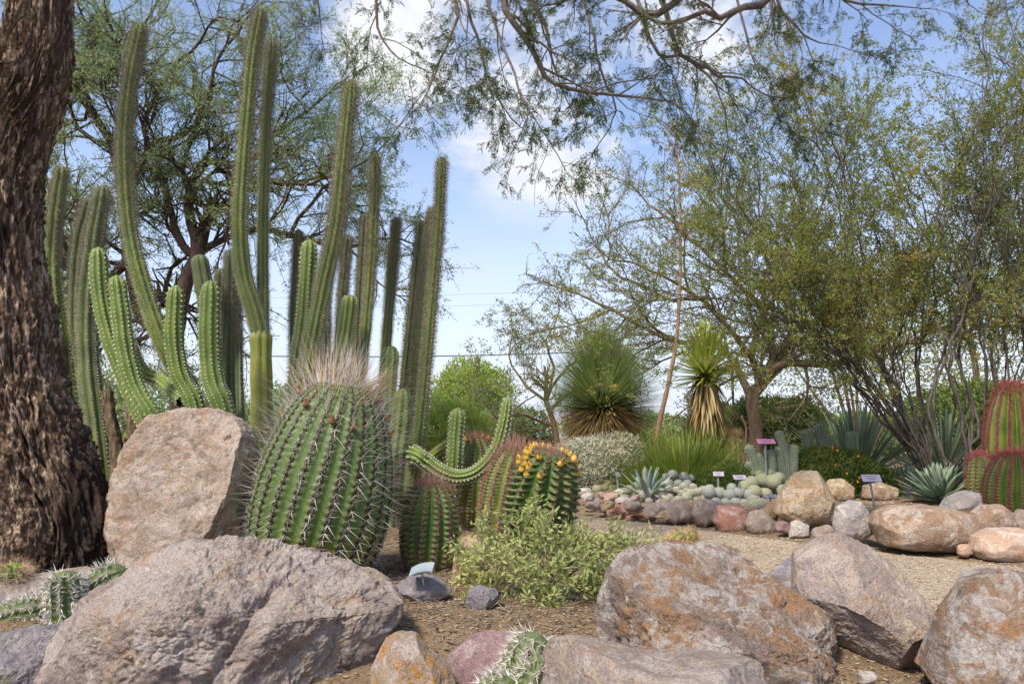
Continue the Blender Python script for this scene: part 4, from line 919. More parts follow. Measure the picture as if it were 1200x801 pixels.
def columns(name, label, base, Y, stems, group=None, cat='cactus'):
    e = empty(name, tuple(base), label, cat, group)
    for sdef in stems:
        px, rp, mat, kw = sdef; kw = dict(kw); dY = kw.pop('dy', 0); Ys = [Y+dY*min(1, i_/1.0) for i_ in range(len(px))]
        pts = np.array(PP(px, Ys))
        if px[0][1] >= 545:   # rooted stems reach into the soil
            f_ = pts[0].copy(); f_[2] = hz_(f_[0], f_[1])-.02; pts = np.vstack([f_, pts]) if pts[0][2] > f_[2]+.03 else pts
        stem_part(e, pts, rp*(Y+dY)/F, mat, **kw)
    return e
hairy = dict(topL=.038, topk=17, topfrac=.5, L=.024, k=8, spine='sp_grey', taper=.3, sp=.021, W=.0010, dot=.007)
dark = dict(topL=.036, topk=16, topfrac=.8, L=.028, k=8, spine='sp_brown', taper=.3, W=.0007)
light = dict(L=.013, k=6, spine='sp_white', nr=9, sp=.027, dot=.0085, W=.0009)
pA = P(205, 560, 4.4); pA[2] = hz_(pA[0], 4.4)
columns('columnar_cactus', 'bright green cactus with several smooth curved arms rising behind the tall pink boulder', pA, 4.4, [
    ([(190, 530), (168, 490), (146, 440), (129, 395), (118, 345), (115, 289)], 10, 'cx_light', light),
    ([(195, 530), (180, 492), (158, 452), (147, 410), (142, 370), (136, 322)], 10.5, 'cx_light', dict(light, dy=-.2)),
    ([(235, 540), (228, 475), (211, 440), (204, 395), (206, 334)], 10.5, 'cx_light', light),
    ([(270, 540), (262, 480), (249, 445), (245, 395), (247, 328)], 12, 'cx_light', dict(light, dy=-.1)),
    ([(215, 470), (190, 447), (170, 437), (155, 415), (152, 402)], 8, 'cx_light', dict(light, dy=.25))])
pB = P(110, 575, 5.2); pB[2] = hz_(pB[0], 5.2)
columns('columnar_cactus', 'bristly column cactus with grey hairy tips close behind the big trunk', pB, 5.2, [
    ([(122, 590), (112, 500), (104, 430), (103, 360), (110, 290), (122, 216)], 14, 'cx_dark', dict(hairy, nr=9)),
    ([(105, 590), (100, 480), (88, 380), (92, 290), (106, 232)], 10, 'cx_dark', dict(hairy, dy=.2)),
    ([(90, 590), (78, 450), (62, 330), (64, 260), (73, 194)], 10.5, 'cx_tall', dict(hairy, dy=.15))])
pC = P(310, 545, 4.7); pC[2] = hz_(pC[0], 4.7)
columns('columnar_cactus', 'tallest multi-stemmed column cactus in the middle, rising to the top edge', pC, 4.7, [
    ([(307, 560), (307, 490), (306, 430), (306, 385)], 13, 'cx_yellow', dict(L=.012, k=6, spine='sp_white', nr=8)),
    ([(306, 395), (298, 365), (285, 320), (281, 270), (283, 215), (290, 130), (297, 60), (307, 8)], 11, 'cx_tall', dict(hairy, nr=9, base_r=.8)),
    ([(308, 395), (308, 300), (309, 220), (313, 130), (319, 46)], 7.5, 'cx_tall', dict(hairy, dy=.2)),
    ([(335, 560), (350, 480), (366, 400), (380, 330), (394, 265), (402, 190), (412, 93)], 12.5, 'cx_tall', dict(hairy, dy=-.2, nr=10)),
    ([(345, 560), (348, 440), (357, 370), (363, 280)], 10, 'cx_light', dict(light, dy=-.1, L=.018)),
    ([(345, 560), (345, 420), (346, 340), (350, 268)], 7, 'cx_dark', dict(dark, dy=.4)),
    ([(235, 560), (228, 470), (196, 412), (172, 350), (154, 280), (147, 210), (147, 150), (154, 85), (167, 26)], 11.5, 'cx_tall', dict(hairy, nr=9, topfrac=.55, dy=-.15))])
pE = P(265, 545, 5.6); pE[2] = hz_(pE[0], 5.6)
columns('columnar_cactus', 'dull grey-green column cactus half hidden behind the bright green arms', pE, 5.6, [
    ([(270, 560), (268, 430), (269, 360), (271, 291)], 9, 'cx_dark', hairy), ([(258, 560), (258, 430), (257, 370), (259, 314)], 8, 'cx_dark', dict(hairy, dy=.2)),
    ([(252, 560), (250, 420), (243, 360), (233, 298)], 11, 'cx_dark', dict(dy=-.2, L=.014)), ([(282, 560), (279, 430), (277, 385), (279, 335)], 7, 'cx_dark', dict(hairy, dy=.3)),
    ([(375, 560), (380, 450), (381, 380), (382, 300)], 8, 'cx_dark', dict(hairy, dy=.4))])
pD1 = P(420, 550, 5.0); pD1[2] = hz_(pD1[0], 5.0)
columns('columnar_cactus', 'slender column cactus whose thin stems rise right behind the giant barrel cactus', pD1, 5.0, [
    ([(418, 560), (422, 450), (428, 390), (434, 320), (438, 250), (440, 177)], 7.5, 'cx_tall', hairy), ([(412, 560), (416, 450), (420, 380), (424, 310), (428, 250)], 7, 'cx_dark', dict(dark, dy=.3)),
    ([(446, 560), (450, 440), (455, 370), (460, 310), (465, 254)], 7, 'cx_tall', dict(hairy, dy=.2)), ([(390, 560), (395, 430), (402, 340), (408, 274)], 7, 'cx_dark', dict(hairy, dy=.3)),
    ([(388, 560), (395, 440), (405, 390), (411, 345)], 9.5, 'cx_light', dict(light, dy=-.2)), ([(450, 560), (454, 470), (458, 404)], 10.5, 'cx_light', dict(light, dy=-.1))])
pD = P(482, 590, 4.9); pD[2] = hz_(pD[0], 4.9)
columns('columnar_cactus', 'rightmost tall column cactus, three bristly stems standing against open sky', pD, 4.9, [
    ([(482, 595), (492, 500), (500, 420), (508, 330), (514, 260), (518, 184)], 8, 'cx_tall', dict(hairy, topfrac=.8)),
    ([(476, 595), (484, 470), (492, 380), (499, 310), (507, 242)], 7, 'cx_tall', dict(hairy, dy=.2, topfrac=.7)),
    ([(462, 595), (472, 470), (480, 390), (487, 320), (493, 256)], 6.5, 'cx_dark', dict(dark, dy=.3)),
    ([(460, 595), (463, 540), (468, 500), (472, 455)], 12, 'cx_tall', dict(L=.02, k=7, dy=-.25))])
pF = P(545, 600, 4.8); pF[2] = hz_(pF[0], 4.8)
columns('arching_cactus', 'yellow-green cactus with one thick arm sagging in a U shape beside an upright stem', pF, 4.85, [
    ([(478, 528), (488, 533), (500, 541), (515, 552), (537, 559), (560, 552), (580, 530), (590, 500), (596, 464)], 10, 'cx_light', dict(light, nr=9, L=.014, depth=.28, taper=.3, dy=-.3)),
    ([(528, 600), (532, 550), (534, 515), (537, 477)], 9, 'cx_light', dict(light, L=.02, dy=-.1)),
    ([(490, 590), (497, 550), (510, 532), (526, 522), (534, 512)], 7, 'cx_yellow', dict(L=.01, k=5, dy=.3)),
    ([(568, 600), (578, 560), (586, 530)], 7, 'cx_light', dict(light, dy=.3))])
# dead cactus skeletons
for k, (pts, r, Yc, lab) in enumerate([([(140, 590), (138, 540), (131, 495), (126, 465)], 6, 4.4, 'dead brown cactus stump with split ribs between trunk and boulder'),
                                  ([(158, 590), (160, 520), (155, 480), (160, 455)], 7, 5.0, 'dead reddish cactus trunk behind the bright green arms')]):
    q0 = np.array(PP(pts, Yc)); q0[0, 2] = hz_(q0[0, 0], Yc)-.02; p = spline(q0, 60); m = 30; base = p[0].copy(); n = 60
    th = np.arange(m)*2*math.pi/m; rr = r*Yc/F*np.linspace(1.1, .75, n)
    v = p[:, None]+np.stack([np.cos(th), np.sin(th), th*0], 1)[None]*rr[:, None, None]
    nz = fbm((v.reshape(-1, 3)*np.array([30, 30, 4])), 4, .6, True); v = v.reshape(-1, 3)+np.tile(np.stack([np.cos(th), np.sin(th), th*0], 1), (n, 1))*(nz*.016)[:, None]
    v[-m:, 2] += np.random.default_rng(k).uniform(-.03, .07, m)
    i_ = np.arange(n-1)[:, None]*m; j = np.arange(m)[None]; j2 = (j+1) % m
    g = Geo(); g.add(np.vstack([v, p[-1:]-[[0, 0, .03]]]), np.stack([i_+j, i_+j2, i_+m+j2, i_+m+j], -1).reshape(-1, 4), np.stack([(n-1)*m+np.arange(m), (n-1)*m+(np.arange(m)+1) % m, np.full(m, n*m)], -1), np.append(np.clip(.5+nz*.5, 0, 1), .5))
    tag(g.build('dead_cactus_trunk', M['deadwood'], loc=base), lab, 'dead cactus')

def barrel(name, label, cxp, basep, rxp, hp, Y, mat, nr=22, tilt=(0, 0), twist=.25, depth=.13, sp=.03, cL=.07, rL=.03, k=7, W=.0011, spine='sp_white', crown=None, seed=1, crownL=.1, cW=None, topflat=.9, lowcut=-.75, group=None, fr=None, dots='areoledark', crownn=700, tubd=0.06, crownW=None):
    rng = np.random.default_rng(seed); base = P(cxp, basep, Y); rx = rxp*Y/F; H = hp*Y/F; gz = hz_(base[0], Y)
    if base[2] > gz: H += base[2]-gz; base[2] = gz
    ax = np.array([tilt[0], tilt[1], 1.0]); ax /= np.linalg.norm(ax); A = np.cross([0, 1, 0], ax); A /= np.linalg.norm(A); B = np.cross(ax, A)
    n = 130; phi = np.linspace(math.asin(lowcut), math.pi/2-.04, n); h = (np.sin(phi)-lowcut)/(1-lowcut)*H; r0 = rx*np.cos(phi)**topflat; r0 = np.maximum(r0, rx*.03)
    r0 = r0*(1+.05*np.sin(phi*2.3+seed)); h = h-H*.05*np.exp(-((math.pi/2-phi)/.22)**2)
    up_ = phi > .3
    m = nr*10; th = np.arange(m)*2*math.pi/m; c = np.abs(np.cos(nr*th/2))
    s_ = np.concatenate([[0], np.cumsum(np.hypot(np.diff(h), np.diff(r0)))]); tt = twist*s_/s_[-1]
    cr = c[None]**1.25*np.ones((n, 1))
    tub = 1+tubd*(c[None]**3)*(np.cos(2*math.pi*s_/sp)[:, None])
    rad = r0[:, None]*(1-depth+depth*cr)*tub
    TH = th[None]+tt[:, None]
    wob = 1+.03*np.sin(TH*2+seed)+.02*np.sin(TH*3+2)
    def pos(TH, rad, hh): return (A*np.cos(TH)[..., None]+B*np.sin(TH)[..., None])*rad[..., None]+ax*hh[..., None]
    v = pos(TH, rad*wob, np.repeat(h[:, None], m, 1)).reshape(-1, 3)
    i_ = np.arange(n-1)[:, None]*m; j = np.arange(m)[None]; j2 = (j+1) % m
    q = np.stack([i_+j, i_+j2, i_+m+j2, i_+m+j], -1).reshape(-1, 4)
    v = np.vstack([v, [ax*h[-1]]]); t = np.stack([(n-1)*m+np.arange(m), (n-1)*m+(np.arange(m)+1) % m, np.full(m, n*m)], -1)
    g = Geo(); g.add(v, q, t, np.append(np.tile(c, n), .5))
    e = empty(name, tuple(base), label, 'cactus', group)
    body = g.build('body', M[mat]); body.parent = e
    # areoles and spines along every rib
    ss = np.arange(sp*.5, s_[-1]-.004, sp); PP_, NN, TT_, SS_, UU = [], [], [], [], []
    for jr in range(nr):
        th0 = 2*math.pi*jr/nr; sj = ss+rng.normal(size=len(ss))*sp*.08
        hh = np.interp(sj, s_, h); rr = np.interp(sj, s_, r0); tw = np.interp(sj, s_, tt); T0 = th0+tw; wb = 1+.03*np.sin(T0*2+seed)+.02*np.sin(T0*3+2)
        q_ = pos(T0, rr*wb*1.005, hh); e1 = pos(T0, np.interp(sj+.004, s_, r0)*wb, np.interp(sj+.004, s_, h))-pos(T0, np.interp(sj-.004, s_, r0)*wb, np.interp(sj-.004, s_, h)); e1 /= np.linalg.norm(e1, axis=1)[:, None]+1e-9
        rd = pos(T0, np.ones(len(sj)), np.zeros(len(sj))); sd_ = np.cross(ax, rd); N = np.cross(sd_, e1)*1.0; N *= np.sign((N*rd).sum(1)+(N@ax)*.5)[:, None]
        PP_.append(q_); NN.append(N); TT_.append(e1); SS_.append(sd_); UU.append(sj/s_[-1])
    Q, N, T_, S_, U = map(np.concatenate, (PP_, NN, TT_, SS_, UU)); g = Geo(); no = len(Q)
    # dark felt pads
    g.cones(Q-N*.002, N, .007, .0065, rng, 1)
    for dt in (-.36, -.18, .18, .36): g.cones(Q+T_*sp*dt-N*.002, N, .0055, .0052, rng, 1)
    for hk in range(k):   # radials lie sideways
        a = 2*math.pi*hk/k+rng.normal(size=no)*.2; dd = N*.45+S_*np.cos(a)[:, None]+T_*(.8*np.sin(a))[:, None]+rng.normal(size=(no, 3))*.1
        g.cones(Q, dd, rL*rng.uniform(.6, 1.2, no), W*.8, rng, 0, rng.uniform(size=no))
    cw = cW or W*1.3
    for hk in range(2):
        dd = N*1.0+T_*rng.uniform(-.5, .6, (no, 1))+S_*rng.normal(scale=.3, size=(no, 1)); l = cL*(.5+1.2*U**1.5)*rng.uniform(.7, 1.2, no)
        d1 = dd/np.linalg.norm(dd, axis=1)[:, None]; g.blades(Q, d1, l, np.full(no, cw), rng, droop=rng.uniform(-.35, .35, no), nseg=3, chan=.5, thick=.8, a=rng.uniform(size=no), prof=lambda t_: 1-t_)
    sp_o = g.build('spines', [M[spine], M[dots]], smooth=False); sp_o.parent = body
    if crown:
        g = Geo(); a = rng.uniform(0, 6.28, crownn); rr = rx*.62*np.sqrt(rng.uniform(size=crownn)); Rn = A*np.cos(a)[:, None]+B*np.sin(a)[:, None]
        q_ = Rn*rr[:, None]+ax*(np.interp(rr, r0[up_][::-1], h[up_][::-1]))[:, None]-ax*.005; dd = ax*1.0+Rn*(rr/rx*1.9)[:, None]+np.array([tilt[0]*2.2, 0, 0])+rng.normal(size=(crownn, 3))*.38
        g.blades(q_, dd, crownL*rng.uniform(.5, 1.25, crownn), np.full(crownn, crownW or W*1.2), rng, droop=rng.uniform(-.5, .5, crownn), nseg=3, chan=.5, thick=.8, prof=lambda t_: 1-t_)
        o = g.build('crown_spines', M[crown], smooth=False); o.parent = e
    if fr:
        fmat, nf, fr_, fs, top = fr
        for hk in range(nf):
            a = 2*math.pi*(hk+rng.uniform(-.2, .2))/nf if hk < nf*.6 else rng.uniform(0, 6.28); rr = rx*fr_*rng.uniform(.72, 1.15); Rn = A*math.cos(a)+B*math.sin(a)
            c0 = Rn*rr+ax*float(np.interp(rr, r0[up_][::-1], h[up_][::-1])); dr = ax+Rn*.5; dr /= np.linalg.norm(dr); g = Geo()
            sgm = np.linspace(0, 1, 8); g.tube(np.array([c0+dr*fs*2.2*x_ for x_ in sgm]), fs*np.array([.5, .85, 1, 1, .9, .7, .5, .42]), 9, a=.5)
            tf = c0+dr*fs*2.2
            g.cones(np.repeat(tf[None], 9, 0), dr*.9+rng.normal(size=(9, 3))*.6, fs*.9, fs*.3, rng, 1)
            o = g.build('fruit', [M[fmat], M[top]]); o.parent = e
    return e
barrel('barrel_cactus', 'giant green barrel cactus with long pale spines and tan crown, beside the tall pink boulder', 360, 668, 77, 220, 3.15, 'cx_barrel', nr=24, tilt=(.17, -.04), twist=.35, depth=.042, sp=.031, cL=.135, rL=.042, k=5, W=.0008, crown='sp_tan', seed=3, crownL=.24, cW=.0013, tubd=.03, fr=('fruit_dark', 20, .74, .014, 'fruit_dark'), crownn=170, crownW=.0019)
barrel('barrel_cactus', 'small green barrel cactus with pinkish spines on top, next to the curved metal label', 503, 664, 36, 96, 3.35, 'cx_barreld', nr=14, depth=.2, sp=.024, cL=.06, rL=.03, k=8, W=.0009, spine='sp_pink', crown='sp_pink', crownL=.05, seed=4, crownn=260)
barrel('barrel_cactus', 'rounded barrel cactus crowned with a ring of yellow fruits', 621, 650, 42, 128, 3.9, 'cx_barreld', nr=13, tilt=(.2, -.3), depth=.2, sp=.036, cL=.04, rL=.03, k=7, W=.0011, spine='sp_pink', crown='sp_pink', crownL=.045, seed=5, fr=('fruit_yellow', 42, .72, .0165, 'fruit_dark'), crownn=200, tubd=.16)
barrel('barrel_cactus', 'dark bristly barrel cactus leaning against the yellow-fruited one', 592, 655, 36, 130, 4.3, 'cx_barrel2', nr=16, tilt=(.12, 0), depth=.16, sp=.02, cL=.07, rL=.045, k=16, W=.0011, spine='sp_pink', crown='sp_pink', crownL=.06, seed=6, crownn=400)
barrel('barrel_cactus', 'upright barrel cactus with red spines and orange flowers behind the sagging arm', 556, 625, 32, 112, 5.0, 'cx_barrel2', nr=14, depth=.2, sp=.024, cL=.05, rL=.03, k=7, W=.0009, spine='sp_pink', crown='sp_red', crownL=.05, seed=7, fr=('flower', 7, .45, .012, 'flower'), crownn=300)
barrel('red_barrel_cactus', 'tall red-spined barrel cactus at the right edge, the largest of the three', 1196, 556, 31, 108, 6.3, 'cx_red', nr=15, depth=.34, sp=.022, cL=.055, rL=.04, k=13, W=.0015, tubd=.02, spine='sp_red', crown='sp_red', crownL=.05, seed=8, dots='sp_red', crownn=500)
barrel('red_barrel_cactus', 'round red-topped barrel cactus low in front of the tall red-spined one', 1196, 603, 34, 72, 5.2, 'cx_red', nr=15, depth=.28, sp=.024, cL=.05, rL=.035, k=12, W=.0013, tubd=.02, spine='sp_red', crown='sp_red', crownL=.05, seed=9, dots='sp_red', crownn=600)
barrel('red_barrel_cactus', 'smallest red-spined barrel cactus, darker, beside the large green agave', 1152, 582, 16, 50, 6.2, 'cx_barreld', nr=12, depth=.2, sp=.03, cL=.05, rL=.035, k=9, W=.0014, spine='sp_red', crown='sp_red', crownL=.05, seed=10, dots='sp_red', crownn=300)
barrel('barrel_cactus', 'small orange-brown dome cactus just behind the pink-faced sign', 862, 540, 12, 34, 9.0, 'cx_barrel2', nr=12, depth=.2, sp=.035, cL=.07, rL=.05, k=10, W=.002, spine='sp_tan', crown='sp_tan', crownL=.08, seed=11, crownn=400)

# --- short cacti with thick white sheathed spines (joints)
def joints(name, label, Y, js, mat='cx_dark', spine='sp_white', L=.03, W=.0016, k=6, sp=.018, nr=10, seed=0, tub=.1):
    b0 = js[0][0][0]; base = P(b0[0], b0[1], Y); e = empty(name, tuple(base), label, 'cactus')
    for pts, r, dy in js:
        p = np.array(PP(pts, Y+dy)); stem_part(e, p, r*Y/F, mat, nr=nr, spine=spine, name='joint', L=L, W=W, k=k, sp=sp, tip=1.0, step=.006, tub=tub, depth=.15, topL=L*1.2, topk=k+4, topfrac=.3, dots=False)
    return e
joints('spiny_cactus', 'low jointed cactus with thick white spines sprawling at the foot of the big trunk', 2.45, [
    ([(80, 745), (77, 715), (76, 690), (77, 668)], 17, 0), ([(-25, 735), (0, 726), (30, 716), (66, 712)], 17, .05), ([(96, 730), (104, 705), (120, 684), (146, 668)], 17, .1), ([(95, 722), (100, 700), (98, 686)], 14, .15), ([(60, 755), (90, 748), (125, 732)], 14, -.05), ([(10, 690), (14, 680), (14, 666)], 16, .25), ([(105, 750), (110, 735), (113, 722)], 12, .0)], seed=1, L=.03, W=.0019, k=8)
joints('spiny_cactus', 'squat cactus with broad white spines at the bottom centre behind the lilac boulder', 1.95, [
    ([(585, 850), (600, 810), (618, 775), (632, 742)], 27, .12), ([(560, 850), (572, 815), (590, 780)], 22, .15), ([(640, 830), (648, 790), (657, 748)], 20, .2), ([(600, 860), (620, 812), (646, 770)], 25, .06), ([(560, 860), (575, 825), (600, 795)], 24, .02)], L=.03, W=.0018, k=7, seed=2, mat='cx_dark')
joints('spiny_cactus', 'dark creeping cactus with white spines under the leafy bush', 2.75, [
    ([(590, 730), (620, 712), (650, 703), (680, 700)], 15, 0), ([(585, 722), (600, 705), (625, 690)], 12, .1), ([(640, 728), (665, 718), (695, 712)], 12, .05)], L=.02, W=.0011, seed=3, mat='cx_dark')
joints('spiny_cactus', 'straw-coloured spiny tuft of a cactus out on the gravel path', 3.9, [
    ([(785, 640), (795, 632), (803, 626)], 9, 0), ([(800, 640), (808, 630), (816, 622)], 8, .05), ([(780, 640), (785, 634), (790, 632)], 8, .05)], L=.03, W=.0013, k=9, seed=4, mat='cx_barrel2', spine='sp_tan', sp=.018)
for cx_, cy_, r_, lab in [(14, 668, 17, 'pale yellow spiny cactus head at the left edge on the low tan rock')]:
    joints('spiny_cactus', lab, 2.7, [([(cx_, cy_+18), (cx_, cy_+5), (cx_+1, cy_-10)], r_*.8, 0)], L=.045, W=.001, k=10, spine='sp_tan', mat='cx_light', sp=.015)
# small pads/columns in the far bed
def cluster_columns(name, label, Y, js, mat='cx_pale', nr=10, L=.012, k=7, sp=.03, spine='sp_white', W=.0012):
    b0 = js[0][0][0]; base = P(b0[0], b0[1], Y); base[2] = hz_(base[0], Y); e = empty(name, tuple(base), label, 'cactus')
    for pts, r in js: stem_part(e, np.vstack([P(*pts[0], Y)*[1, 1, 0]+[0, 0, base[2]-.02], PP(pts, Y)[0]+[0, 0, .02], PP(pts, Y)[1:]]), r*Y/F, mat, nr=nr, spine=spine, L=L, k=k, sp=sp, W=W, tip=1.1, depth=.12, step=.012, dot=.006)
cluster_columns('jointed_cactus', 'pale jointed cactus with upright fingers under the pink-faced sign', 7.4, [([(890, 565), (885, 545), (876, 520)], 5.2), ([(895, 565), (893, 548), (890, 530)], 5.2), ([(905, 565), (904, 545), (903, 526)], 5.2), ([(918, 560), (915, 540), (911, 523)], 4.8), ([(922, 550), (918, 525), (912, 504)], 4.6), ([(930, 560), (930, 535), (929, 520)], 4.8), ([(900, 565), (885, 552), (874, 541)], 4.8), ([(900, 568), (890, 558), (878, 552)], 5)])
cluster_columns('jointed_cactus', 'pair of pale green finger cacti left of the big spiky agave', 8.0, [([(952, 540), (948, 520), (945, 502)], 6), ([(966, 538), (962, 515), (959, 496)], 5.5), ([(974, 538), (970, 525), (969, 508)], 5)])
cluster_columns('jointed_cactus', 'single stubby finger cactus behind the flowering mound', 8.0, [([(1000, 542), (999, 520), (998, 505)], 6.5)])
cluster_columns('jointed_cactus', 'slim ribbed column cactus blurred in front of the bright bushes', 6.0, [([(592, 600), (592, 540), (592, 500), (594, 464)], 7)], mat='cx_pale', spine='sp_grey', L=.02, W=.0009)

# --- clumps of ball cacti
def ball_mesh(name, mat, sub=4, nt=170, spine='sp_white', L=.16, k=5, W=.018):
    rng = np.random.default_rng(len(name)); v, f = getico(5); i_ = np.arange(nt)+.5; ph = np.arccos(1-2*i_/nt); th = math.pi*(1+5**.5)*i_
    c = np.stack([np.cos(th)*np.sin(ph), np.sin(th)*np.sin(ph), np.cos(ph)], 1); d = (v@c.T).max(1); w_ = math.acos(1-2/nt)*1.1; b = np.exp(-((np.arccos(np.clip(d, -1, 1)))/w_)**2)
    g = Geo(); g.add(v*(1+.09*b)[:, None]*np.array([1, 1, .92]), None, f, b, 0)
    q = np.repeat(c, k, 0); g.cones(q*1.07*np.array([1, 1, .92]), q+rng.normal(size=q.shape)*.9, L, W, rng, 1, rng.uniform(size=len(q)))
    o = g.build(name, [M[mat], M[spine]], smooth=True); return o
protos = {}
def clump(name, label, mat, balls, Yc, spine='sp_white', L=.16, group=None, W=.018, k=5):
    """balls: (px, py, r px); each head is a part"""
    key = (mat, spine, L)
    c = np.array(balls); bx, by = c[:, 0].mean(), (c[:, 1]+c[:, 2]).max(); base = P(bx, by, Yc); base[2] = hz_(base[0], Yc)
    e = empty(name, tuple(base), label, 'cactus', group)
    for n_, (x, y, r) in enumerate(balls):
        if key not in protos: o = ball_mesh('head', mat, spine=spine, L=L, W=W, k=k); protos[key] = o.data
        else: o = bpy.data.objects.new('head', protos[key]); COL.objects.link(o)
        o.parent = e; rr = r*Yc/F; rg = random.Random(n_*7+int(x)); o.location = P(x, y, Yc+rg.uniform(-.06, .06)+(by-y)*.012)-base
        o.scale = (rr, rr, rr*rg.uniform(.9, 1.1)); o.rotation_euler = (rg.uniform(-.3, .3), rg.uniform(-.3, .3), rg.uniform(0, 6.28))
def gball(x0, x1, y0, y1, r, n, seed):
    rng = random.Random(seed); o = []; t = 0
    while len(o) < n and t < 4000:
        t += 1; x, y = rng.uniform(x0, x1), rng.uniform(y0, y1); rr = r*rng.uniform(.75, 1.2)
        if all(math.hypot(x-a, y-b_) > (rr+c_)*.8 for a, b_, c_ in o): o.append((x, y, rr))
    return o
clump('ball_cactus_clump', 'tight clump of bluish white ball cacti behind the red rock', 'cx_ball', [(831, 577, 7), (843, 578, 7.5), (855, 580, 7), (866, 577, 7), (877, 580, 7), (850, 590, 6), (862, 590, 6.5), (839, 589, 6), (873, 590, 6), (885, 587, 5.5), (858, 572, 6)], 6.5)
clump('ball_cactus_clump', 'larger pale green ball cacti heaped under the small white sign', 'cx_ballg', [(881, 565, 8), (893, 563, 9), (906, 565, 9), (884, 576, 8), (897, 578, 7), (873, 570, 7), (918, 574, 7), (912, 560, 7), (900, 555, 7), (888, 555, 6)], 7.0)
clump('ball_cactus_clump', 'flattened whitish-green cactus cushion in front of the small white sign', 'cx_ballg', [(884, 589, 8), (876, 592, 6), (892, 591, 6), (885, 594, 6)], 6.3, L=.3)
clump('ball_cactus_clump', 'bluish white ball cacti behind the big ochre boulder', 'cx_ball', [(985, 561, 5), (995, 559, 5.5), (1005, 560, 5.5), (1015, 561, 6), (1010, 569, 5.5), (1000, 568, 5), (1022, 566, 5.5), (990, 555, 5), (1001, 553, 5), (978, 556, 5)], 7.4)
clump('ball_cactus_clump', 'grey-green ball cacti between the blue agave and the pink-white rocks', 'cx_ballg', [(732, 583, 7.5), (742, 579, 8), (752, 581, 8), (745, 571, 6), (737, 574, 6), (758, 586, 6)], 6.9)
clump('ball_cactus_clump', 'small yellow-green ball cacti at the foot of the silvery shrub', 'cx_ballg', [(700, 573, 5.5), (708, 572, 6), (717, 574, 6), (712, 567, 4.5), (703, 566, 4)], 7.9, spine='sp_tan', L=.22)
clump('ball_cactus_mat', 'spreading mat of woolly cream cacti below the blue agave', 'cx_ballg', gball(756, 834, 570, 588, 4.6, 62, 5), 6.8, spine='sp_white', L=.5, W=.016, k=9)
clump('ball_cactus_clump', 'chalk white cacti between the grass clump and the woolly mat', 'cx_ball', gball(780, 812, 556, 570, 5.5, 14, 6), 7.4)

# ---------------------------------------------------------------- leaf rosettes, yuccas, grasses
def rosette(name, label, cat, px, py, Y, n, L, W, mat, seed, el=(5, 88), droop=.15, chan=.35, thick=.12, prof=None, zoff=0, curl=None, grp=None, wid=1.0):
    rng = np.random.default_rng(seed); base = P(px, py, Y); base[2] = hz_(base[0], Y)+zoff
    k = np.arange(n); az = k*2.39996+rng.normal(size=n)*.1; f = (k+.5)/n; e_ = np.radians(el[0]+(el[1]-el[0])*f**.8)
    d = np.stack([np.cos(az)*np.cos(e_), np.sin(az)*np.cos(e_), np.sin(e_)], 1); g = Geo(); b0 = d*np.array([1, 1, .3])*W*1.2+np.array([0, 0, .02])*(1+f)[:, None]
    g.blades(b0, d, L*(1-.25*f)*rng.uniform(.85, 1.1, n), np.full(n, W), rng, droop=droop*(1-.6*f)*rng.uniform(.5, 1.5, n), nseg=8, chan=chan, thick=thick, prof=prof or (lambda t: (.62+.75*t-.1*t*t)*(1-t**3.2)), curl=curl)
    o = g.build(name, M[mat]); o.location = base; tag(o, label, cat, grp); return o
rosette('agave', 'pale blue agave with broad pointed upright leaves in front of the grass clump', 'agave', 760, 570, 7.0, 26, .36, .033, 'agaveblue', 1, el=(15, 85))
rosette('agave', 'large grey-green agave with many thick short leaves beside the small red barrel', 'agave', 1102, 574, 6.6, 90, .39, .032, 'agavegreen', 2, el=(0, 88), droop=.03, prof=lambda t: (.8+.35*t)*(1-t**5))
rosette('agave', 'big spiky agave with long narrow leaves fanning up behind the flowering mound', 'agave', 1003, 540, 9.0, 90, 1.25, .032, 'agavedark', 3, el=(4, 84), chan=.45, droop=.25)
rosette('agave', 'spiky agave with yellowed leaves half hidden behind the grey creosote stems', 'agave', 1105, 530, 9.4, 80, 1.2, .03, 'agavedark', 4, el=(4, 84), chan=.45, droop=.25)
rosette('agave', 'pale agave leaves hidden between the columns and the sagging cactus arm', 'agave', 512, 590, 5.2, 10, .42, .05, 'agavegreen', 5, el=(35, 80))
rosette('agave', 'small agave with narrow leaves low at the right behind the large grey-green one', 'agave', 1060, 548, 8.0, 40, .4, .016, 'agavegreen', 6, el=(4, 84))
def tuft(name, label, cat, px, py, Y, n, L, W, mat, seed, el=(20, 88), droop=.5, rb=.06, dead=0, grp=None):
    rng = np.random.default_rng(seed); base = P(px, py, Y); base[2] = hz_(base[0], Y); a = rng.uniform(0, 6.28, n); r = rb*np.sqrt(rng.uniform(size=n)); e_ = np.radians(rng.uniform(el[0], el[1], n))
    d = np.stack([np.cos(a)*np.cos(e_), np.sin(a)*np.cos(e_), np.sin(e_)], 1); b0 = np.stack([np.cos(a)*r, np.sin(a)*r, r*0], 1); g = Geo()
    g.blades(b0, d, L*rng.uniform(.55, 1.15, n), np.full(n, W), rng, droop=droop*rng.uniform(.4, 1.6, n), nseg=6, chan=.4, prof=lambda t: 1-t**2)
    o = g.build(name, M[mat]); o.location = base; tag(o, label, cat, grp); return o
tuft('grass_clump', 'wide clump of bright yellow-green arching grass below the skirted yucca', 'grass clump', 800, 560, 8.2, 2600, .72, .0055, 'grass', 1, el=(22, 86), droop=.5, rb=.3)
tuft('grass_clump', 'lower left tuft of arching grass touching the silvery shrub', 'grass clump', 752, 560, 8.0, 900, .42, .005, 'grass', 2, el=(15, 80), droop=.6, rb=.14)
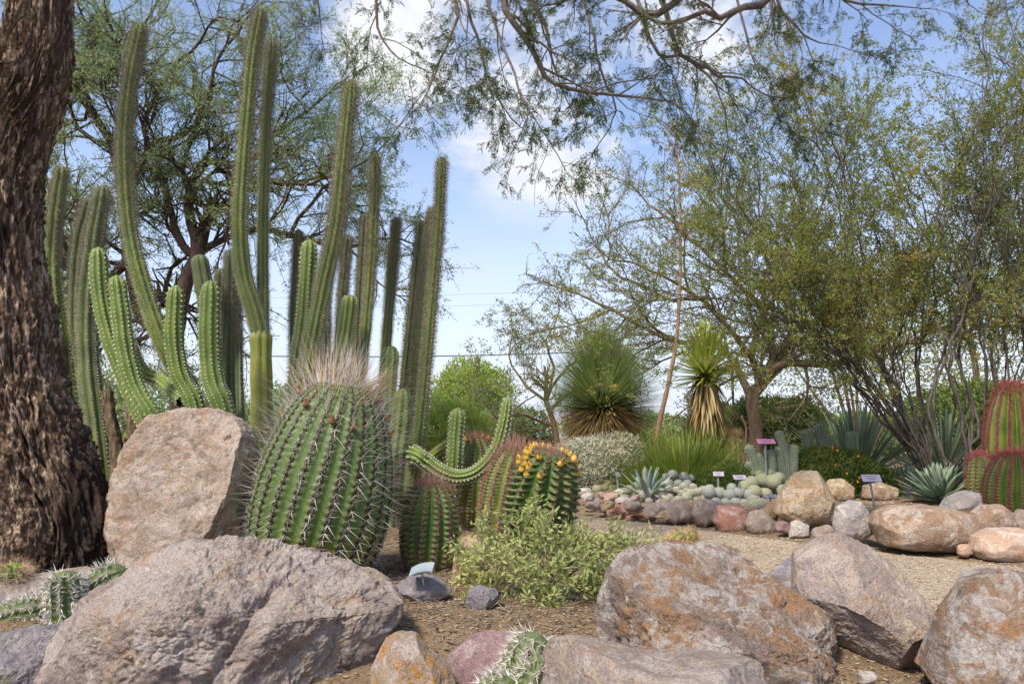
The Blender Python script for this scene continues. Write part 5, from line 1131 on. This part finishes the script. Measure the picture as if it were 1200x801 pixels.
# round yucca
def yucca(name, label, px, py, pyh, Y, n, L, W, mat, deadmat, seed, el=(-35, 88), skirt=None, droop=.06, dn=500, grp=None, ex=1.0, de=(-75, -18)):
    rng = np.random.default_rng(seed); base = P(px, py, Y); base[2] = hz_(base[0], Y); head = P(px, pyh, Y); e = empty(name, tuple(base), label, 'yucca', grp); H = head-base
    g = Geo(); z = np.linspace(0, 1, 30); pts = H[None]*z[:, None]; g.tube(pts, .07+.02*np.sin(z*40), 12, a=.8); o = g.build('trunk', M['deadwood']); o.parent = e
    k = np.arange(n); az = k*2.39996; u = (k+.5)/n; e_ = np.radians(el[0]+(el[1]-el[0])*u**ex)
    d = np.stack([np.cos(az)*np.cos(e_), np.sin(az)*np.cos(e_), np.sin(e_)], 1)+rng.normal(size=(n, 3))*.05; g = Geo()
    b0 = H+d*.04+np.array([0, 0, .14])*(u-.5)[:, None]
    g.blades(b0, d, L*rng.uniform(.8, 1.1, n)*(1.0+.12*u), np.full(n, W), rng, droop=droop*rng.uniform(.3, 1.8, n), nseg=4, chan=.3, prof=lambda t: (1-t**2.5), a=np.clip(.2+.6*u+rng.normal(size=n)*.2, 0, .8))
    o = g.build('leaf_head', M[mat]); o.parent = e
    g = Geo(); a = rng.uniform(0, 6.28, dn); f = rng.uniform(size=dn)
    if skirt is None:
        e_ = np.radians(rng.uniform(de[0], de[1], dn)); b0 = H+np.array([0, 0, -.06])*rng.uniform(0, 2, dn)[:, None]; LL = L*.95; dr = .25; wd = W
    else:
        e_ = np.radians(-88+f*32+rng.normal(size=dn)*4); b0 = H-np.array([0, 0, 1.0])*(f[:, None]**0*rng.uniform(0, skirt, (dn, 1)))+np.stack([np.cos(a)*.07, np.sin(a)*.07, a*0], 1); LL = L*.9; dr = .1; wd = W*.9
    d = np.stack([np.cos(a)*np.cos(e_), np.sin(a)*np.cos(e_), np.sin(e_)], 1)
    g.blades(b0, d, LL*rng.uniform(.6, 1.1, dn), np.full(dn, wd), rng, droop=dr, nseg=4, chan=.3, prof=lambda t: (1-t**2.5), curl=-.1)
    o = g.build('dead_leaves', M[deadmat], smooth=True); o.parent = e; return e
yucca('round_yucca', 'round yucca like a pompom of fine green needles with rusty dead leaves beneath', 706, 560, 476, 9.2, 4000, .87, .005, 'yucca', 'deadbrown', 1, el=(4, 89), droop=.08, dn=3600, ex=1.15, de=(-45, 12))
yucca('skirted_yucca', 'yucca with stiff yellow-green leaves above a long skirt of tan dead leaves', 827, 560, 436, 9.0, 300, .52, .019, 'yucca2', 'dead', 2, el=(-18, 88), skirt=.42, droop=.03, dn=620, ex=.95)
# flower stalk of an agave, leaning
g = Geo(); pts = PP([(766, 560), (771, 505), (783, 450), (793, 395), (797, 320), (797, 240), (793, 180), (789, 140)], 10.5); n = 80; p = spline(pts, n); g.tube(p, np.linspace(.04, .01, n)*(1+.12*(np.arange(n) % 4 == 0)), 8, a=1.0)
sb = P(766, 560, 10.5); es = empty('agave_stalk', tuple(sb), 'very tall thin leaning agave flower stalk between the two yuccas', 'flower stalk'); child(g, 'stalk', M['stalk'], es)
g = Geo(); rng = np.random.default_rng(4)
for k in range(26):
    t_ = .62+.38*k/26; q = p[int(t_*(n-1))]; a = (k % 2)*math.pi+rng.normal()*.5; L = .32*(1.15-t_)*1.6; d = np.array([math.cos(a), math.sin(a)*.6, .25])
    c = np.array([q+d*L*x_+np.array([0, 0, .08*x_*x_]) for x_ in (0, .5, 1)]); g.tube(c, [.008, .006, .004], 4, a=.8)
    for h in range(6):
        f = rng.uniform(.4, 1); cc = q+d*L*f+rng.normal(size=3)*.02; g.tube(np.array([cc, cc+[0, 0, .04]]), [.008, .005], 4, a=.9)
child(g, 'branches', M['stalk'], es)
# thin reed like stalk behind the pink sign
g = Geo(); g.tube(spline(PP([(871, 545), (874, 515), (874, 500), (869, 487)], 8.8), 14), np.linspace(.008, .012, 14), 6, a=1.0); tag(g.build('dry_stalk', M['stalk'], loc=P(871, 545, 8.8)), 'thin dry curved stalk standing behind the pink-faced sign', 'dry stalk')

# --- low shrubs and mounds
def mound(seed, px, base_py, rxp, hp, Y, n, L, W, mat, name, label, cat, up=1.0, flowers=None, depthk=1.0, part='foliage'):
    rng = np.random.default_rng(seed); base = P(px, base_py, Y); base[2] = hz_(base[0], Y)-.02; rx = rxp*Y/F; h = hp*Y/F; e = empty(name, tuple(base), label, cat)
    a = rng.uniform(0, 6.28, n); el = np.arcsin(rng.uniform(0, 1, n)); u = np.stack([np.cos(a)*np.cos(el), np.sin(a)*np.cos(el), np.sin(el)], 1)
    nz = 1+.22*fbm(u*2.2+seed, 3); rd = (1-.32*rng.uniform(size=n)**1.6)*nz; q = u*rd[:, None]*np.array([rx, rx*depthk, h]); g = Geo()
    d = u*.8+rng.normal(size=(n, 3))*.5+np.array([0, 0, up*.6]); av = np.clip(.5+fbm(q*4, 2)*.8+rng.normal(size=n)*.2, 0, 1)
    g.leaves(q, d, L*rng.uniform(.6, 1.3, n), W, rng, a=av)
    v, f = getico(4); vv = v[:, :]; core = vv*np.array([rx, rx*depthk, h])*(.72*(1+.22*fbm(vv*2.2+seed, 3)))[:, None]; g.add(core, None, f, .1)
    o = g.build(part, M[mat], smooth=False); o.parent = e
    if flowers:
        fm, cnt, fs = flowers; g = Geo()
        i_ = rng.choice(np.where(u[:, 1] < .3)[0], cnt); c = u[i_]*(1.04*nz[i_])[:, None]*np.array([rx, rx*depthk, h])
        for k in range(7): g.leaves(c, np.stack([np.cos(k*.9+c[:, 0]*9), -.6+np.sin(k*.9)*.5+c[:, 0]*0, np.sin(k*.9+c[:, 0]*9)], 1), fs, fs*.4, rng, a=.5)
        o = g.build('flowers', M[fm], smooth=False); o.parent = e
    return e
mound(1, 858, 572, 46, 36, 7.6, 14000, .03, .007, 'lf_ground', 'shrub_mound', 'neat dome of fine green foliage behind the small white-green signs', 'shrub')
mound(2, 975, 578, 78, 52, 7.6, 26000, .032, .008, 'lf_ground', 'flowering_mound', 'broad green mound dotted with orange and yellow flowers', 'shrub', flowers=('flower', 34, .018), depthk=.6)
bushy(61, 703, 540, 58, 30, 8.6, 'silver_shrub', 'silvery white shrub in front of the round yucca', 'shrub', 'lf_silver', 15000, .055, .007, 572, nz=1.0, th=-.35)
bushy(62, 690, 555, 40, 20, 8.3, 'silver_shrub', 'dry straw-toned lower branches of a pale shrub by the loose rocks', 'shrub', 'lf_silver', 5000, .05, .006, 578, nz=1.2, th=-.1)
# weeds around the near bed, each a small plant
for k, (a, b_, L, lab) in enumerate([(660, 620, .10, 'small grass-green weed at the path edge right of the yellow-fruited cactus'), (902, 660, .07, 'small green weed sprouting between the brown and the angular boulder'), (905, 795, .04, 'tiny weed at the very bottom right of the brown boulder'), (1050, 790, .06, 'sprig of dry grass at the foot of the angular boulder')]):
    Yw = [4.4, 3.0, 1.9, 1.98][k]; tuft('weed', lab, 'weed', a, b_, Yw, 24, L, .0035, 'lf_bush', 60+k, el=(25, 85), rb=.01)

# --- leafy yellow-green bush in the near bed
t = Tree(71, seg=.05, wander=.2, trop=.09, ratio=.6, kids=(3, 5), levels=2, leafstep=.012, spread=(20, 55), minr=.001, leafbase=.25)
base = P(640, 712, 2.85); base[2] = hz_(base[0], 2.85)
rng = np.random.default_rng(5)
for (a, b_, dy) in [(560, 640, 0), (575, 612, .1), (600, 606, .15), (622, 596, .2), (640, 615, -.05), (660, 625, .1), (690, 630, .1), (715, 618, .15), (745, 618, .2), (755, 640, .1), (720, 650, -.1), (690, 660, -.15), (560, 665, -.05), (585, 650, -.15), (615, 655, -.2), (650, 660, -.2), (605, 630, 0), (675, 610, .2), (700, 690, -.15), (570, 690, -.1), (640, 690, -.2), (730, 632, .05), (588, 622, .05), (548, 628, .1), (665, 645, 0)]:
    e = P(a, b_, 2.85+dy); s0 = base+rng.normal(size=3)*np.array([.07, .05, 0]); e = e-np.array([0, 0, .05+.02*rng.normal()]); t.limb([s0, s0*.45+e*.55+np.array([0, 0, .03]), e], .004, .0015, .075, lvl=1, n=9, kids=6, t0=.4, side=5, jit=.004)
make_tree(t, 'leafy_bush', 'leafy yellow-green bush spilling over the near bed left of the rust-brown boulder', 'shrub', base, M['twig'], M['lf_bush'], t.foliage('leaf', .027, .0052, 2), 'stems', 'foliage')

# ---------------------------------------------------------------- plant signs
def sign(label, px, py_face, py_base, Y, wpx, hpx, face='signface', tiltx=50, yaw=0, post=True, lean=0):
    top = P(px, py_face, Y); base = P(px, py_base, Y); base[2] = min(hz_(base[0], Y), base[2]+.05); e = empty('plant_sign', tuple(base), label, 'sign')
    w_, h_ = wpx*Y/F/2, hpx*Y/F/2; H = top-base
    def bx(name, sx, sy, sz, loc, mat, par, rx=0, bev=.0015):
        bm = bmesh.new(); bmesh.ops.create_cube(bm, size=1); bmesh.ops.scale(bm, vec=(sx, sy, sz), verts=bm.verts); bmesh.ops.bevel(bm, geom=bm.edges[:], offset=min(bev, min(sx, sy, sz)*.3), segments=2, affect='EDGES')
        me = bpy.data.meshes.new(name); bm.to_mesh(me); bm.free(); me.materials.append(M[mat]); o = bpy.data.objects.new(name, me); COL.objects.link(o); o.parent = par; o.location = loc; o.rotation_euler = (rx, 0, 0); return o
    if post:
        pg = Geo(); pts = np.array([[lean, 0, -.03], [lean*.5, 0, H[2]*.5], [0, 0.004, H[2]-.004]]); pg.tube(spline(pts, 6), .0075*Y/5, 8, a=.5); o = pg.build('post', M['post']); o.parent = e
    pl = bx('plate', w_*2, h_*2/math.cos(R(90-tiltx)) if False else h_*2.3, .006, H, face, e, R(tiltx))
    for k in range(3): bx('print_line', w_*(1.3-.25*k), h_*.16, .001, (-.02*w_*k, h_*(.55-.5*k), .0037), 'print', pl)
    e.rotation_euler = (0, 0, R(yaw)); return e
sign('plant sign with pink sloping face above the pale jointed cactus', 898, 517, 552, 7.3, 22, 7, 'signpink', 42, 8)
sign('small white plant sign in front of the neat green dome', 842, 555, 576, 7.0, 12, 6, 'signface', 45, -10)
sign('lilac-faced plant sign on a grey stake among the ball cacti', 867, 559, 580, 6.7, 16, 6, 'signface', 45, 10)
sign('large grey-faced plant sign on a leaning stake beside the long brown boulder', 1021, 560, 592, 5.7, 21, 9, 'signface', 48, -8, lean=.03)
sign('low white plant label among the pale green balls', 903, 581, 587, 6.0, 14, 5, 'zinc', 40, 0)
sign('tiny metal plant label under the silvery shrub', 724, 556, 572, 7.8, 6, 6, 'zinc', 60, 30)
# curved metal label on a small rock
g = Geo(); n = 14; u = np.linspace(-1, 1, n); wd, dp = .045, .02
for s_, z0 in ((1, 0), (-1, -.003)):
    v = np.array([[wd*x_, dp*y_, .008*(1-x_*x_)+.018*y_+z0] for y_ in (-1, 1) for x_ in u]); q = [[k, k+1, n+k+1, n+k] for k in range(n-1)]; g.add(v, q if s_ > 0 else [a[::-1] for a in q], None, .5)
o = g.build('plant_label', M['zinc']); o.location = P(494, 667, 2.66); o.rotation_euler = (R(-16), R(-14), R(-12)); tag(o, 'curved pale metal plant label resting on the small rock', 'label')
g = Geo(); g.tube(np.array([[0, 0, 0], [0, .005, -.05]]), .0025, 6); s2 = g.build('leg', M['post']); s2.parent = o; s2.location = (0, 0, -.004)
# leaning dark stake next to the yellow-fruited cactus
g = Geo(); g.tube(PP([(674, 636), (671, 622), (667, 606)], 3.95), [.011, .011, .009], 8); tag(g.build('stake', M['post'], loc=P(674, 636, 3.95)), 'dark leaning stake at the right side of the yellow-fruited cactus', 'stake')

# ---------------------------------------------------------------- power lines, strung between poles beyond the frame
def wire(label, a, b_, sag, r, ch=None):
    n = 40; t_ = np.linspace(0, 1, n)[:, None]; p = a*(1-t_)+b_*t_; p[:, 2] -= (sag*4*t_*(1-t_))[:, 0]; g = Geo(); g.tube(p, r, 5); o = g.build('power_line', M['wire'], loc=a); tag(o, label, 'cable', 'power lines crossing the sky')
    if ch is not None:
        q = p[0]*(1-ch)+p[-1]*ch; g = Geo(); g.tube(np.array([q+[-.07, 0, 0], q+[-.05, 0, 0], q+[0, 0, 0], q+[.05, 0, 0], q+[.07, 0, 0]])-a-[0, 0, sag*4*ch*(1-ch)], [.02, .05, .06, .05, .02], 8); m_ = g.build('dark_dot', M['wire']); m_.parent = o  # unidentified small dark dot on the wire
wire('thick power line, lowest of the three wires crossing the open sky', P(250, 416, 40), P(1000, 392, 40), .5, .03)
wire('thin faint upper wire in the open sky', P(250, 349, 60), P(1000, 325, 60), .4, .008)
wire('thin faint middle wire carrying a small dark dot', P(250, 361, 60), P(1000, 340, 60), .4, .008, .487)
